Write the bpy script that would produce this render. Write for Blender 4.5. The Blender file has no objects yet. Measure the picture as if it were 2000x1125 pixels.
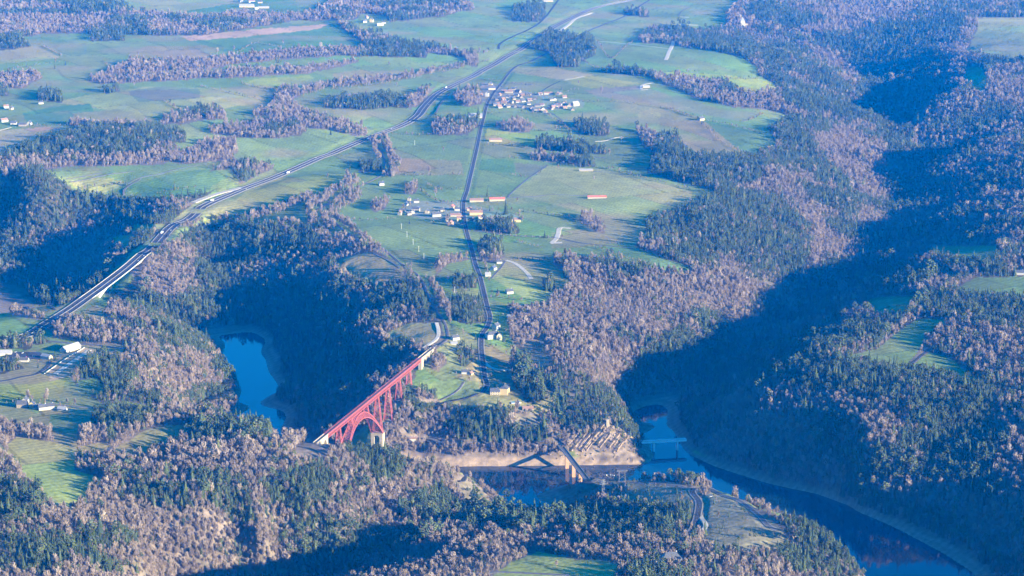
import bpy, bmesh, math, random
import numpy as np
from mathutils import Vector, Matrix

random.seed(7); RNG = np.random.default_rng(7)
C = bpy.context.scene.collection
scene = bpy.context.scene
# ------------------------------------------------------------------ camera
HC = 1015.0; PITCH = math.radians(12.2); FPX = 4331.0       # camera height above the lake, downward pitch, focal length in photo pixels (2000 wide)
cam = bpy.data.cameras.new('camera'); cam.sensor_width = 36.0; cam.lens = 36.0*FPX/2000.0
cam.clip_start = 5; cam.clip_end = 90000
camo = bpy.data.objects.new('camera', cam); C.objects.link(camo)
camo.location = (0, 0, HC); camo.rotation_euler = (math.pi/2-PITCH, 0, 0)
scene.camera = camo
# ------------------------------------------------------------------ world, sun, exposure
SUN_EL = math.radians(12.0); SUN_DIR = (0.86, -0.51)         # horizontal direction towards the sun
n_ = math.hypot(*SUN_DIR); SX, SY = SUN_DIR[0]/n_, SUN_DIR[1]/n_
world = bpy.data.worlds.new('World'); scene.world = world; world.use_nodes = True
wn = world.node_tree; wn.nodes.clear()
sky = wn.nodes.new('ShaderNodeTexSky'); sky.sky_type = 'NISHITA'; sky.sun_disc = False
sky.sun_elevation = SUN_EL; sky.sun_rotation = math.atan2(SX, SY); sky.altitude = 800; sky.ozone_density = 3.0; sky.air_density = 1.0; sky.dust_density = 0.3
bg = wn.nodes.new('ShaderNodeBackground'); bg.inputs['Strength'].default_value = 0.09
wo = wn.nodes.new('ShaderNodeOutputWorld')
tint = wn.nodes.new('ShaderNodeMixRGB'); tint.blend_type = 'MULTIPLY'; tint.inputs[0].default_value = 1; tint.inputs[2].default_value = (.03, .74, 1.32, 1)
wn.links.new(sky.outputs[0], tint.inputs[1]); wn.links.new(tint.outputs[0], bg.inputs[0]); wn.links.new(bg.outputs[0], wo.inputs[0])
sl = bpy.data.lights.new('sun', 'SUN'); sl.energy = 5.0; sl.angle = math.radians(0.5); sl.color = (1.0, 0.93, 0.80)
so = bpy.data.objects.new('sun', sl); C.objects.link(so)
so.rotation_euler = Vector((SX*math.cos(SUN_EL), SY*math.cos(SUN_EL), math.sin(SUN_EL))).to_track_quat('Z', 'Y').to_euler()
scene.view_settings.view_transform = 'Standard'; scene.view_settings.look = 'None'
scene.view_settings.exposure = 1.7; scene.view_settings.gamma = 1.0
scene.render.engine = 'CYCLES'
cy = scene.cycles
cy.max_bounces = 4; cy.diffuse_bounces = 2; cy.glossy_bounces = 2; cy.transmission_bounces = 0; cy.volume_bounces = 1; cy.transparent_max_bounces = 4
cy.use_denoising = True; cy.use_adaptive_sampling = True
# ------------------------------------------------------------------ pixel <-> world
cP, sP = math.cos(PITCH), math.sin(PITCH)
def pix(u, v, z=0.0):
    """world point at height z that shows at photo pixel (u, v)"""
    u = np.asarray(u, float); v = np.asarray(v, float)
    a = (u-1000)/FPX; b = (562.5-v)/FPX
    dx = a; dy = cP + b*sP; dz = -sP + b*cP
    t = (z-HC)/dz
    return dx*t, dy*t, np.zeros_like(dx*t)+z
def proj(x, y, z):
    dep = y*cP + (HC-z)*sP
    up = y*sP - (HC-z)*cP
    return 1000 + FPX*x/dep, 562.5 - FPX*up/dep
# ------------------------------------------------------------------ terrain control points (photo u, v, height above lake)
CP = []
def cp(z, *uv):
    for i in range(0, len(uv), 2): CP.append((uv[i], uv[i+1], z))
def cl(pts, step=22):
    """polyline of (u,v,z) densely sampled"""
    for (a, b) in zip(pts[:-1], pts[1:]):
        n = max(1, int(math.hypot(a[0]-b[0], a[1]-b[1])/step))
        for k in range(n):
            t = k/n; CP.append(tuple(a[i]*(1-t)+b[i]*t for i in range(3)))
    CP.append(tuple(pts[-1]))
def z0(pts, z=0): return [(a, b, z) for a, b in pts]
# lake shores
L_WEST = [(500,645),(478,655),(440,668),(428,700),(455,735),(464,770),(440,790),(408,815),(385,850),(380,878),(430,885),(520,905),(620,925),(700,945),(800,955),(900,957),(975,982),(1000,1006),(1060,1003)]
L_EAST = [(500,645),(520,660),(505,690),(520,715),(548,765),(552,800),(546,840),(560,858),(600,868),(650,884),(700,896),(760,905),(830,906),(880,909),(960,909),(1040,908),(1120,907),(1200,905),(1252,905),(1272,897),(1262,875),(1240,850),(1228,820),(1235,800),(1262,792),(1290,795)]
L_SPIT = [(1060,1003),(1090,990),(1036,968),(1090,951),(1130,945),(1180,940),(1250,938),(1330,945),(1400,985),(1500,1030),(1600,1085),(1690,1168),(1760,1260)]
L_FAR = [(1290,795),(1300,812),(1306,835),(1330,868),(1345,884),(1400,912),(1500,943),(1600,965),(1660,985),(1672,995),(1750,1030),(1850,1085),(1900,1118),(1960,1180),(2050,1260)]
for l in (L_WEST, L_EAST, L_SPIT, L_FAR): cl(z0(l))
cp(-9, 480,760, 500,820, 475,700, 490,675, 500,860, 600,900, 700,922, 800,932, 950,940, 870,935, 1000,960, 1030,940, 1150,922, 1060,925, 1290,885, 1300,922, 1280,860, 1265,825, 1275,805, 1400,948, 1500,985, 1600,1022, 1680,1080, 1760,1150, 1850,1230, 1950,1290, 1380,935)
# river to the left, under the motorway bridge, and river up the right gorge
cl([(490,650,-2),(440,655,-1),(380,655,0),(300,650,0),(230,643,0),(100,625,0),(0,610,0),(-300,590,2)], 30)
cl([(1290,795,-2),(1290,765,9),(1380,735,16),(1450,690,18),(1520,640,20),(1600,580,22),(1680,520,24),(1750,455,22),(1765,400,25),(1800,340,30),(1780,270,35),(1740,220,40),(1700,170,48),(1650,130,60)], 30)
# plateau, left and middle
cp(235, -350,-60, 0,-60, 500,-60, 1000,-60, 1500,-60, 2000,-60, 2350,-60)
cp(260, -350,-180, 500,-180, 1000,-180, 1500,-180, 2350,-180)
cp(300, -350,-260, 500,-260, 1000,-260, 1500,-260, 2350,-260)
cp(225, -300,0, 0,0, 300,5, 600,0, 900,0); cp(218, 1200,0, 1400,0)
cp(212, -300,100, 0,80, 500,70, 120,45); cp(200, 250,110, 750,90, 1000,90, 400,100, 60,120); cp(190, 1200,100, 1400,110, 600,120)
cp(178, -300,200, 0,200, 200,170); cp(190, 300,195, 400,190); cp(165, 540,200, 700,210, 900,215, 1050,200, 1200,200, 620,245, 640,190); cp(172, 780,170, 1000,150)
cp(165, 1400,190, 1500,180); cp(148, 1240,235, 1290,275); cp(155, 1350,230, 1180,250)
cp(188, 250,258); cp(172, 160,262, 340,270); cp(150, 150,322, 300,312, 60,330, 420,300); cp(160, 0,270, -200,270, 420,260)
cp(166, 40,338, -80,330); cp(160, 100,350); cp(150, 190,335, 330,335, 430,330); cp(96, 210,405, 120,400); cp(112, 285,395); cp(52, 150,450); cp(56, 20,430); cp(126, 335,380)
cp(30, 0,480, -150,480); cp(40, 200,490); cp(14, 100,525, 0,530); cp(8, 180,560, 60,570, -150,550)
cp(46, 190,525); cp(100, 255,455); cp(116, 305,440); cp(120, 340,430, 380,405)
cp(98, 285,505, 300,500); cp(70, 262,545)
cp(92, 340,480); cp(86, 372,500); cp(72, 300,540); cp(50, 340,585); cp(30, 380,610); cp(38, 290,600)
cp(45, 402,485); cp(22, 402,545); cp(10, 425,605); cp(80, 425,450); cp(105, 470,440)
cp(118, 520,440, 600,440, 640,470); cp(75, 500,520); cp(72, 600,545); cp(40, 550,600); cp(60, 650,610); cp(22, 590,680, 570,760, 560,640); cp(62, 690,690); cp(30, 640,800); cp(96,560,470)
cp(118, 700,500, 560,400, 660,430); cp(112, 740,540, 720,520); cp(104, 760,590); cp(84, 700,640); cp(103, 800,640, 850,640, 790,670); cp(70, 740,695); cp(38, 700,760); cp(55, 760,745)
cl([(-300,695,108),(0,666,108),(57,652,106),(89,634,104),(135,606,102),(163,586,98)], 15); cp(101, 110,640, 150,612, 180,590); cp(90, 172,580); cl([(300,497,100),(400,400,114),(500,350,126),(620,310,136),(720,270,146),(800,225,153),(880,165,162),(1000,110,175),(1100,50,190),(1200,0,205)], 40)
cl([(1010,130,170),(950,190,165),(940,280,146),(920,340,136),(905,400,128),(930,480,120),(945,560,113),(960,620,108),(955,660,103)], 30)
cp(140, 800,300); cp(132, 700,340, 560,360); cp(126, 800,380, 800,430); cp(120, 760,480, 840,490); cp(114, 850,540, 880,570); cp(112, 830,590, 870,620)
cp(110, 1060,560, 1020,600); cp(118, 1090,470, 1150,500); cp(125, 1150,430); cp(134, 1300,360, 1200,330, 1050,330); cp(130, 1100,390); cp(112, 1340,520); cp(122, 1250,480, 1300,430); cp(142, 1350,290, 1150,280); cp(150, 1400,240, 1050,260); cp(150, 1520,250); cp(140, 1480,300); cp(124, 1400,390)
# hotel slope down to the north shore
cp(93, 890,690); cp(74, 980,762); cp(80, 880,745); cp(86, 1000,700); cp(76, 1050,740); cp(60, 950,800); cp(50, 1000,822); cp(48, 860,805); cp(30, 810,845); cp(30, 900,855); cp(26, 1000,865, 1080,868)
cl([(770,890,11),(840,894,11),(960,893,12),(1060,890,12),(1150,890,12),(1240,886,12),(1258,884,12)], 25)
cp(50, 1188,826); cp(42, 1150,836); cp(39, 1215,838); cp(22, 1150,868, 1235,866); cp(18, 1200,876); cp(64, 1150,780); cp(56, 1212,795); cp(96, 1120,715); cp(76, 1175,735); cp(55, 1215,770); cp(56, 1120,800); cp(37, 1100,840)
# left wall of the right gorge
cp(92, 1150,620, 1100,690); cp(80, 1250,645); cp(74, 1190,705); cp(60, 1335,665); cp(42, 1260,710); cp(76, 1350,600); cp(78, 1450,540); cp(45, 1480,610); cp(30, 1400,680, 1330,720)
cp(116, 1350,440, 1430,425); cp(92, 1450,500); cp(80, 1550,470); cp(55, 1600,520); cp(50, 1690,470); cp(125, 1530,340, 1480,350); cp(85, 1650,395); cp(55, 1715,410)
cp(138, 1600,260); cp(100, 1700,300); cp(68, 1780,290); cp(60, 1785,330); cp(152, 1590,190); cp(112, 1690,215); cp(130, 1640,150); cp(90, 1700,160); cp(168, 1550,100); cp(140, 1600,75); cp(200, 1480,30); cp(180, 1700,30); cp(172, 1480,120)
# right wall and the plateau on the right
cp(190, 1850,10, 2000,0, 2300,0); cp(182, 1880,50, 2000,60, 2300,100); cp(165, 1880,100, 1900,140); cp(170, 2000,90); cp(75, 1740,140); cp(130, 1840,120); cp(100, 1800,170); cp(152, 1930,190, 2000,170); cp(140, 2200,250); cp(130, 2250,380); cp(60, 1800,400)
cp(118, 1900,490, 1990,480, 1840,500); cp(122, 1940,550, 2050,540, 2250,520); cp(112, 1750,595, 1860,600); cp(112, 1800,650, 1700,690); cp(108, 1900,705, 1860,720); cp(116, 2000,640, 1950,610, 2250,700); cp(100, 1720,560); cp(100, 1650,620); cp(105, 1590,670); cp(92, 1500,720); cp(30, 1700,500); cp(60, 1790,440); cp(90, 1860,430); cp(125, 2000,420)
cp(114, 1600,735, 1720,725); cp(108, 1900,780); cp(108, 2000,830, 2250,900); cp(86, 1500,780); cp(54, 1440,800); cp(42, 1400,825); cp(16, 1362,852); cp(28, 1490,880); cp(50, 1600,880); cp(95, 1700,850); cp(42, 1690,930); cp(64, 1800,900); cp(29, 1790,980); cp(52, 1900,950); cp(54, 2000,1000); cp(22, 1940,1060); cp(36, 2000,1110); cp(16, 1600,935); cp(90, 2250,1100)
cl([(1785,243,85),(1820,215,122),(1870,182,152),(1920,152,172)]); cl([(1765,300,45),(1830,270,74),(1900,248,98),(2000,228,125)]); cl([(1795,335,78),(1850,303,118),(1920,287,142),(2000,265,158)]); cl([(1770,420,40),(1850,385,62),(1950,360,90),(2050,345,120)])
# front, left
cl([(300,800,108),(360,808,106),(430,822,103),(520,845,105),(600,862,108),(700,880,94),(800,903,72),(900,925,50),(975,972,14)], 30)
cp(112, 100,765, 0,745, -250,760, 200,725); cp(116, 0,800, 100,800); cp(112, 200,790); cp(109, 0,700, 100,690, 190,690, -250,690); cp(104, 60,640, 0,630, 150,640)
cp(100, 200,608); cp(96, 270,590); cp(96, 330,640); cp(112, 300,700); cp(84, 370,690); cp(55, 405,665); cp(40, 422,715); cp(32, 435,765); cp(100, 340,770); cp(108, 270,765); cp(70, 395,790)
cp(128, 0,900, -250,900); cp(122, 150,900); cp(116, 300,880, 400,880); cp(118, 500,905); cp(110, 600,925); cp(84, 700,955); cp(64, 742,995); cp(66, 800,945); cp(42, 880,975); cp(48, 860,955)
cp(134, 0,1000, -250,1000); cp(124, 150,1000); cp(118, 300,960); cp(112, 400,980); cp(108, 500,980); cp(98, 600,985); cp(88, 520,1030); cp(78, 650,1018); cp(96, 400,1035); cp(106, 280,1080); cp(122, 140,1100); cp(130, 0,1125, -250,1125)
cl([(300,1230,14),(370,1170,18),(470,1132,22),(560,1112,28),(650,1095,34),(720,1075,44),(790,1050,54)], 30); cp(54, 400,1092, 470,1065, 540,1056, 620,1052)
cp(116, 500,1158, 600,1148, 700,1140, 850,1108); cp(84, 400,1190); cp(112, 1000,1125, 900,1160)
# front, right
cp(68, 850,1050, 1120,1040); cp(72, 950,1065, 1050,1065); cp(36, 950,1022, 1100,1004); cp(16, 1050,1016); cp(46, 880,1015)
cp(12, 1150,955); cp(42, 1200,950); cp(56, 1232,945); cp(60, 1300,950); cp(62, 1340,955); cp(45, 1180,972); cp(63, 1250,985); cp(48, 1150,1000); cp(80, 1340,1040); cp(84, 1400,1000); cp(88, 1450,1040); cp(80, 1500,1060); cp(70, 1550,1080); cp(102, 1400,1100, 1300,1100); cp(108, 1200,1100, 1100,1110); cp(103, 1060,1085); cp(86, 1200,1060); cp(60, 1600,1110); cp(80, 1500,1115)
cl([(1345,942,50),(1420,970,66),(1500,1002,70),(1600,1042,58),(1690,1128,44)], 30)
cp(24, 1145,936); cp(22, 1095,872)
cp(125, -300,1300, 0,1300); cp(118, 900,1300, 1200,1300); cp(105, 1450,1250); cp(50, 1660,1260); cp(60, 2200,1300); cp(25, 2080,1240); cp(100, 600,1300)
cp(120, -300,1600, 0,1600, 600,1600, 1000,1600, 1500,1600, 2300,1600)
CPW = np.array([np.array(pix(u, v, z)).ravel() for u, v, z in CP])
# ground under the railway viaduct (along its axis)
VA = np.array([float(t) for t in pix(637, 848, 110)]); VB = np.array([float(t) for t in pix(820, 700, 110)])
VL = float(np.linalg.norm(VB-VA)); VD = (VB-VA)/VL; VN = np.array([-VD[1], VD[0], 0])
for t, z in ((-.13, 109), (-.08, 106), (0, 92), (.055, 68), (.11, 34), (.2, 0), (.3, -9), (.42, -6), (.52, 18), (.57, 30), (.63, 46), (.75, 66), (.86, 76), (.96, 84), (1.05, 90), (1.12, 103), (1.18, 109)):
    for w in (-25, 25):
        p = VA + VD*t*VL + VN*w; CPW = np.vstack([CPW, [p[0], p[1], z]])
# ------------------------------------------------------------------ interpolate: linear radial basis on a coarse perspective grid
def solve(P):
    keep = []; 
    for i, p in enumerate(P):
        if all(abs(p[0]-P[j][0])+abs(p[1]-P[j][1]) > 6 for j in keep): keep.append(i)
    P = P[keep]
    A = -np.hypot(P[:, None, 0]-P[None, :, 0], P[:, None, 1]-P[None, :, 1])
    n = len(P); A -= np.diag(np.full(n, 2.0))
    M = np.zeros((n+3, n+3)); M[:n, :n] = A; M[:n, n] = 1; M[:n, n+1] = P[:, 0]/1e3; M[:n, n+2] = P[:, 1]/1e3; M[n:, :n] = M[:n, n:].T
    w = np.linalg.solve(M, np.concatenate([P[:, 2], [0, 0, 0]]))
    return P, w
CPk, CW = solve(CPW)
def rbf(x, y):
    out = np.empty(x.size); xf, yf = x.ravel(), y.ravel(); n = len(CPk)
    for i in range(0, x.size, 20000):
        s = slice(i, i+20000)
        r = np.hypot(xf[s, None]-CPk[None, :, 0], yf[s, None]-CPk[None, :, 1])
        out[s] = -r@CW[:n] + CW[n] + CW[n+1]*xf[s]/1e3 + CW[n+2]*yf[s]/1e3
    return out.reshape(x.shape)
ZR = 60.0
def row_y(v):
    b = (562.5-v)/FPX; return (cP + b*sP)*(ZR-HC)/(-sP + b*cP)
def dep_of(y): return y*cP + (HC-ZR)*sP
def coarse(vs, us):
    V, U = np.meshgrid(vs, us, indexing='ij'); Y = row_y(V); return (U-1000)/FPX*dep_of(Y), Y
cvs = np.concatenate([np.arange(-130, 0, 10), np.arange(0, 1650, 6.5)]); cus = np.arange(-420, 2421, 8.0)
CX, CYg = coarse(cvs, cus); CZ = rbf(CX, CYg)
def blur(a, k=1):
    for _ in range(k):
        p = np.pad(a, 1, mode='edge'); a = (p[:-2, 1:-1]+2*p[1:-1, 1:-1]+p[2:, 1:-1])/4
        p = np.pad(a, 1, mode='edge'); a = (p[1:-1, :-2]+2*p[1:-1, 1:-1]+p[1:-1, 2:])/4
    return a
CZ = blur(CZ, 1)
CYrow = row_y(cvs)
def grid_sample(G, x, y, vs_rows_y, us):
    """bilinear sample of a grid stored on perspective rows/columns; rows have decreasing y"""
    r = np.interp(-y, -vs_rows_y, np.arange(len(vs_rows_y)))
    uu = 1000 + FPX*x/dep_of(y)
    c = np.clip((uu-us[0])/(us[1]-us[0]), 0, len(us)-1.001); r = np.clip(r, 0, len(vs_rows_y)-1.001)
    r0 = r.astype(int); c0 = c.astype(int); fr = r-r0; fc = c-c0
    return (G[r0, c0]*(1-fr)*(1-fc)+G[r0+1, c0]*fr*(1-fc)+G[r0, c0+1]*(1-fr)*fc+G[r0+1, c0+1]*fr*fc)
# value noise
class VN2:
    def __init__(s, seed): s.t = np.random.default_rng(seed).random((256, 256))*2-1
    def __call__(s, x, y):
        xi = np.floor(x).astype(np.int64); yi = np.floor(y).astype(np.int64); fx = x-xi; fy = y-yi
        fx = fx*fx*(3-2*fx); fy = fy*fy*(3-2*fy); a = s.t
        g = lambda i, j: a[(xi+i) & 255, (yi+j) & 255]
        return (g(0,0)*(1-fx)+g(1,0)*fx)*(1-fy)+(g(0,1)*(1-fx)+g(1,1)*fx)*fy
vn = [VN2(i) for i in range(6)]
def fbm(x, y, s, o=3, k=0):
    r = 0; a = 1
    for i in range(o): r = r + a*vn[(i+k) % 6](x/s*2**i+13.7*i, y/s*2**i-7.3*i); a *= .5
    return r
# fine grid
fvs = np.concatenate([np.arange(-110, -8, 6.0), np.arange(-8, 1150, 1.7), np.arange(1150, 1640, 6.0)]); fus = np.arange(-400, 2401, 2.0)
FX, FY = coarse(fvs, fus); FYrow = row_y(fvs)
FZ = grid_sample(CZ, FX, FY, CYrow, cus)
gr = grid_sample(np.hypot(np.gradient(CZ, axis=0)/np.abs(np.gradient(CYg, axis=0)), np.gradient(CZ, axis=1)/np.gradient(CX, axis=1)), FX, FY, CYrow, cus)
steep = np.clip(gr/.35, 0, 1.3)
near0 = np.clip(np.abs(FZ)/25, 0, 1)
FZ = FZ + near0*(steep*(9*(.35-np.abs(fbm(FX, FY, 190, 2, 1))) + 3.0*fbm(FX, FY, 60, 2, 3)) + (1-np.clip(steep, 0, 1))*2.5*fbm(FX, FY, 260, 2, 2))
FZ += np.clip(near0+.15, 0, 1)*steep*.9*fbm(FX, FY, 14, 2, 4)
FZ = np.where((FZ < .4) & (FZ > -.4), np.sign(FZ)*.4, FZ)
def H(x, y): return grid_sample(FZ, np.asarray(x, float), np.asarray(y, float), FYrow, fus)
def hit(u, v):
    """first point of the terrain seen through photo pixels u, v"""
    u = np.atleast_1d(np.asarray(u, float)); v = np.atleast_1d(np.asarray(v, float))
    a = (u-1000)/FPX; b = (562.5-v)/FPX; dy = cP+b*sP; dz = -sP+b*cP
    ys = np.geomspace(1500, 15900, 900)[None, :]; t = ys/dy[:, None]
    X = a[:, None]*t; Z = HC+dz[:, None]*t; T = np.maximum(H(X, ys+0*X), 0)
    below = Z <= T; i = below.argmax(1); i = np.where(below.any(1), np.maximum(i, 1), ys.shape[1]-1); r = np.arange(len(u))
    d0 = Z[r, i-1]-T[r, i-1]; d1 = Z[r, i]-T[r, i]; f = np.clip(d0/(d0-d1+1e-9), 0, 1)
    yy = ys[0, i-1]*(1-f)+ys[0, i]*f; x = a*yy/dy
    return x, yy, np.maximum(H(x, yy), 0)
# ------------------------------------------------------------------ land cover, outlined on the photograph and laid on the terrain
ORG = {'A': (0, 0), 'B': (650, 0), 'C': (1300, 0), 'D': (0, 350), 'E': (650, 350), 'F': (1300, 350), 'G': (0, 725), 'H': (650, 725), 'I': (1300, 725), 'P': None}
def cr(k, *xy):
    p = np.array(xy, float).reshape(-1, 2)
    if ORG[k] is None: return p
    return p/2.8129+np.array(ORG[k])
RU0, RV0, RS = -420, -60, 1.0
RWd, RHt = 2840, 1420
LAB = np.zeros((RHt, RWd), np.uint8)                      # 0 open, 1 conifer, 2 bare deciduous, 3 mixed, 4 scattered scrub, 5 rock
COLR = np.zeros((RHt, RWd, 3), np.float32)
GREEN = (.185, .245, .075); BRIGHT = (.29, .31, .06); DULL = (.26, .235, .09); PALE = (.32, .305, .105); DEEP = (.125, .215, .07); TAN = (.40, .31, .16); PLOUGH = (.52, .33, .20); FLOOR = (.125, .105, .078); HEATH = (.21, .19, .115); ROCK = (.20, .155, .11)
COLR[:] = GREEN
def fill(poly, lab=None, col=None):
    x = poly[:, 0]-RU0; y = poly[:, 1]-RV0
    x0, x1 = int(max(0, x.min())), int(min(RWd-1, x.max()+1)); y0, y1 = int(max(0, y.min())), int(min(RHt-1, y.max()+1))
    if x1 <= x0 or y1 <= y0: return
    yy, xx = np.mgrid[y0:y1+1, x0:x1+1]
    # ragged outline: wobble the sample position
    wx = xx+2.2*vn[0](xx/9.0, yy/5.0)+4*vn[1](xx/37.0, yy/15.0); wy = yy+1.2*vn[2](xx/9.0, yy/5.0)+1.8*vn[3](xx/37.0, yy/15.0)
    if lab in (None, 0): wx = xx+1.2*vn[1](xx/37.0, yy/15.0); wy = yy+.6*vn[3](xx/37.0, yy/15.0)
    ins = np.zeros(xx.shape, bool); n = len(x)
    for i in range(n):
        ax, ay, bx, by = x[i], y[i], x[i-1], y[i-1]
        if ay == by: continue
        c = ((ay > wy) != (by > wy)) & (wx < (bx-ax)*(wy-ay)/(by-ay)+ax); ins ^= c
    if lab is not None: LAB[y0:y1+1, x0:x1+1][ins] = lab
    if col is not None: COLR[y0:y1+1, x0:x1+1][ins] = col
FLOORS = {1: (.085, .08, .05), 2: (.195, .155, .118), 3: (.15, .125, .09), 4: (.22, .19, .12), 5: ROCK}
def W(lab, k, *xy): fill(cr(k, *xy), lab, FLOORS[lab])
def Fd(col, k, *xy): fill(cr(k, *xy), 0, col)
def belt(lab, width, k, *xy):
    width = width*1.35+2
    p = cr(k, *xy)
    for a, b in zip(p[:-1], p[1:]):
        d = b-a; L = np.hypot(*d)+1e-6; n = np.array([-d[1], d[0]])/L*width/2; n[1] *= .8; e = d/L*width*.3
        fill(np.array([a-n-e, a+n-e, b+n+e, b-n+e]), lab, None)
# --- top and left plateau: fields of different greens first
Fd(PALE, 'A', 380,5,560,0,720,45,1000,80,1300,50,1200,-200,300,-200)
Fd(DEEP, 'A', 850,90,1300,10,1620,-30,1640,90,1330,60,1110,95)
Fd(GREEN, 'A', 280,190,500,195,1000,195,1100,260,800,330,580,400,300,380,-900,390,-900,270,180,210)
Fd(PALE, 'A', -900,270,200,250,330,315,60,345,-900,380)
Fd(DULL, 'A', 700,290,800,250,1000,255,1290,235,1100,330,800,345)
Fd(PLOUGH, 'A', 990,195,1200,180,1400,160,1800,130,1740,160,1540,180,1300,205,1040,222)
Fd(DEEP, 'A', 1060,225,1500,195,1800,150,1969,230,1969,250,1500,280,1290,300)
Fd(PALE, 'A', 300,560,480,520,800,475,1100,480,1400,490,1450,560,1200,600,1000,590,850,640,500,590)
Fd((.20,.215,.115), 'A', 700,500,900,470,1100,490,1100,540,760,560)
Fd(BRIGHT, 'A', 1320,460,1400,430,1700,415,1730,430,1600,470,1400,490)
Fd((.10,.21,.08), 'A', 120,620,300,580,500,570,520,640,350,690,150,680)
Fd(TAN, 'A', -900,700,0,715,250,695,380,710,250,770,0,850,-900,900)
Fd(DULL, 'A', 400,620,640,600,880,650,700,690,400,690)
Fd(GREEN, 'A', 210,935,450,915,830,912,1000,895,1150,905,900,960,600,1000,380,1000)
Fd(PALE, 'A', 380,1000,560,970,700,1000,560,1070,440,1040)
Fd(DEEP, 'A', 700,1020,1000,940,1240,920,1270,960,1100,1060,880,1100,740,1080)
Fd(DULL, 'B', 0,400,150,385,350,385,500,400,640,380,400,430,0,455)
Fd(PALE, 'B', 0,600,180,610,210,640,120,680,0,650)
Fd(BRIGHT, 'B', 1260,440,1400,410,1520,430,1680,455,1500,490,1340,470)
Fd((.26,.235,.14), 'B', 1380,495,1500,480,1700,470,1900,540,1969,560,1969,610,1800,580,1560,545,1430,520)
Fd(PALE, 'B', 960,370,1200,370,1440,410,1270,440,1000,400)
Fd(BRIGHT, 'B', 850,700,1000,720,1150,750,1130,800,960,810,830,760)
Fd(DEEP, 'B', 820,870,990,880,1000,950,800,930)
Fd((.20,.20,.12), 'B', 1000,890,1180,910,1080,970,1000,940)
Fd(PALE, 'B', 1180,910,1500,930,1969,1050,1969,1180,1500,1200,980,1060)
Fd(GREEN, 'B', 300,740,560,740,820,740,780,880,330,870)
Fd(DULL, 'B', 330,870,700,880,720,960,500,960,340,960)
Fd(PALE, 'B', 1680,620,1750,590,1969,640,1969,900,1900,780,1850,730,1670,700)
Fd(DULL, 'C', -30,600,180,640,440,850,120,860,60,760,-40,730)
Fd(DEEP, 'C', 210,660,460,720,540,750,610,820,440,850,300,740)
Fd((.22,.22,.12), 'C', -40,560,60,520,300,600,540,620,430,670,160,620)
Fd(BRIGHT, 'C', 0,395,200,400,500,430,720,492,420,530,300,460,0,420)
Fd(GREEN, 'C', 0,280,300,310,500,380,520,430,200,400,0,390)
Fd(GREEN, 'E', 110,260,300,230,600,250,720,270,740,440,480,470,400,440,250,350,110,300)
Fd(DULL, 'E', 780,420,960,430,1250,420,1240,480,1000,450,800,440)
Fd(PALE, 'E', 950,450,1100,470,1240,500,1310,580,1150,660,1050,650,900,560,860,540)
Fd(GREEN, 'E', 780,280,1050,300,1240,420,940,400,900,360)
Fd(DEEP, 'E', 1430,370,1700,380,1969,450,1969,500,1880,520,1700,450)
Fd(DULL, 'E', 1200,290,1400,270,1600,340,1400,370,1200,380)
Fd(DULL, 'E', 640,600,820,600,830,660,700,660)
Fd(DULL, 'E', 860,660,1000,690,960,740,880,720)
Fd(BRIGHT, 'D', 1440,0,1969,-40,1900,60,1700,110,1300,200,1110,250,1200,180)
# --- woods
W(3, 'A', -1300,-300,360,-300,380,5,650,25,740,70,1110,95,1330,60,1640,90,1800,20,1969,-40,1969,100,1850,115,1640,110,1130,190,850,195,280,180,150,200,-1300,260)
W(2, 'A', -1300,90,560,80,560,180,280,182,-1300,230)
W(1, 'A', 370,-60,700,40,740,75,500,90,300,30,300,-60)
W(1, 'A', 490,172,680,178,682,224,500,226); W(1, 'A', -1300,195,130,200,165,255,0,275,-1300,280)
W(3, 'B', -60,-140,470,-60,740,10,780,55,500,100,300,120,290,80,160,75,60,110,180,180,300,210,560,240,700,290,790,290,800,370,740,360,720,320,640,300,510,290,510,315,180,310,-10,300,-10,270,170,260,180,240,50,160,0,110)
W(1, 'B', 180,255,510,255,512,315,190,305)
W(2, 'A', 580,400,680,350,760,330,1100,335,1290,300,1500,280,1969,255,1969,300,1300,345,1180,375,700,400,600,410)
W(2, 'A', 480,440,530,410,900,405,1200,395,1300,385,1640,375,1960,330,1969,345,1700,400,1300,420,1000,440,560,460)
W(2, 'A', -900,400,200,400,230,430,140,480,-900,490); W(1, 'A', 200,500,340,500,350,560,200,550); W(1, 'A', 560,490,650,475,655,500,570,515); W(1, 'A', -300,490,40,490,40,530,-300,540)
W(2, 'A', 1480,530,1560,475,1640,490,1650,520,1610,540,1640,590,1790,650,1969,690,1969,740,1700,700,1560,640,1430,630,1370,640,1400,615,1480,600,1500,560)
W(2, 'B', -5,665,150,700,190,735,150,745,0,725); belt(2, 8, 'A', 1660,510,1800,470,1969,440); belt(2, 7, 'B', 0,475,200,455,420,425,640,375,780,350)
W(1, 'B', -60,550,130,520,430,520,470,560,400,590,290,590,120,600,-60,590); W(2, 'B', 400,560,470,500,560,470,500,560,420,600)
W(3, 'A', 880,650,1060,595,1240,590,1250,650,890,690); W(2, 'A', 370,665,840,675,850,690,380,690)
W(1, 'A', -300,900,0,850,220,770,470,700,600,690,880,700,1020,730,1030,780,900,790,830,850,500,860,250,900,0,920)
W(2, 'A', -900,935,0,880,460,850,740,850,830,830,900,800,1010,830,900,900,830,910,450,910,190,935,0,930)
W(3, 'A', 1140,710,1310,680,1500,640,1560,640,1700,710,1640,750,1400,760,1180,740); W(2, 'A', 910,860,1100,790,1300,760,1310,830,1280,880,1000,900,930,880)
W(3, 'A', 1140,940,1240,890,1380,870,1430,910,1520,915,1330,1010,1310,1000,1270,920)
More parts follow.
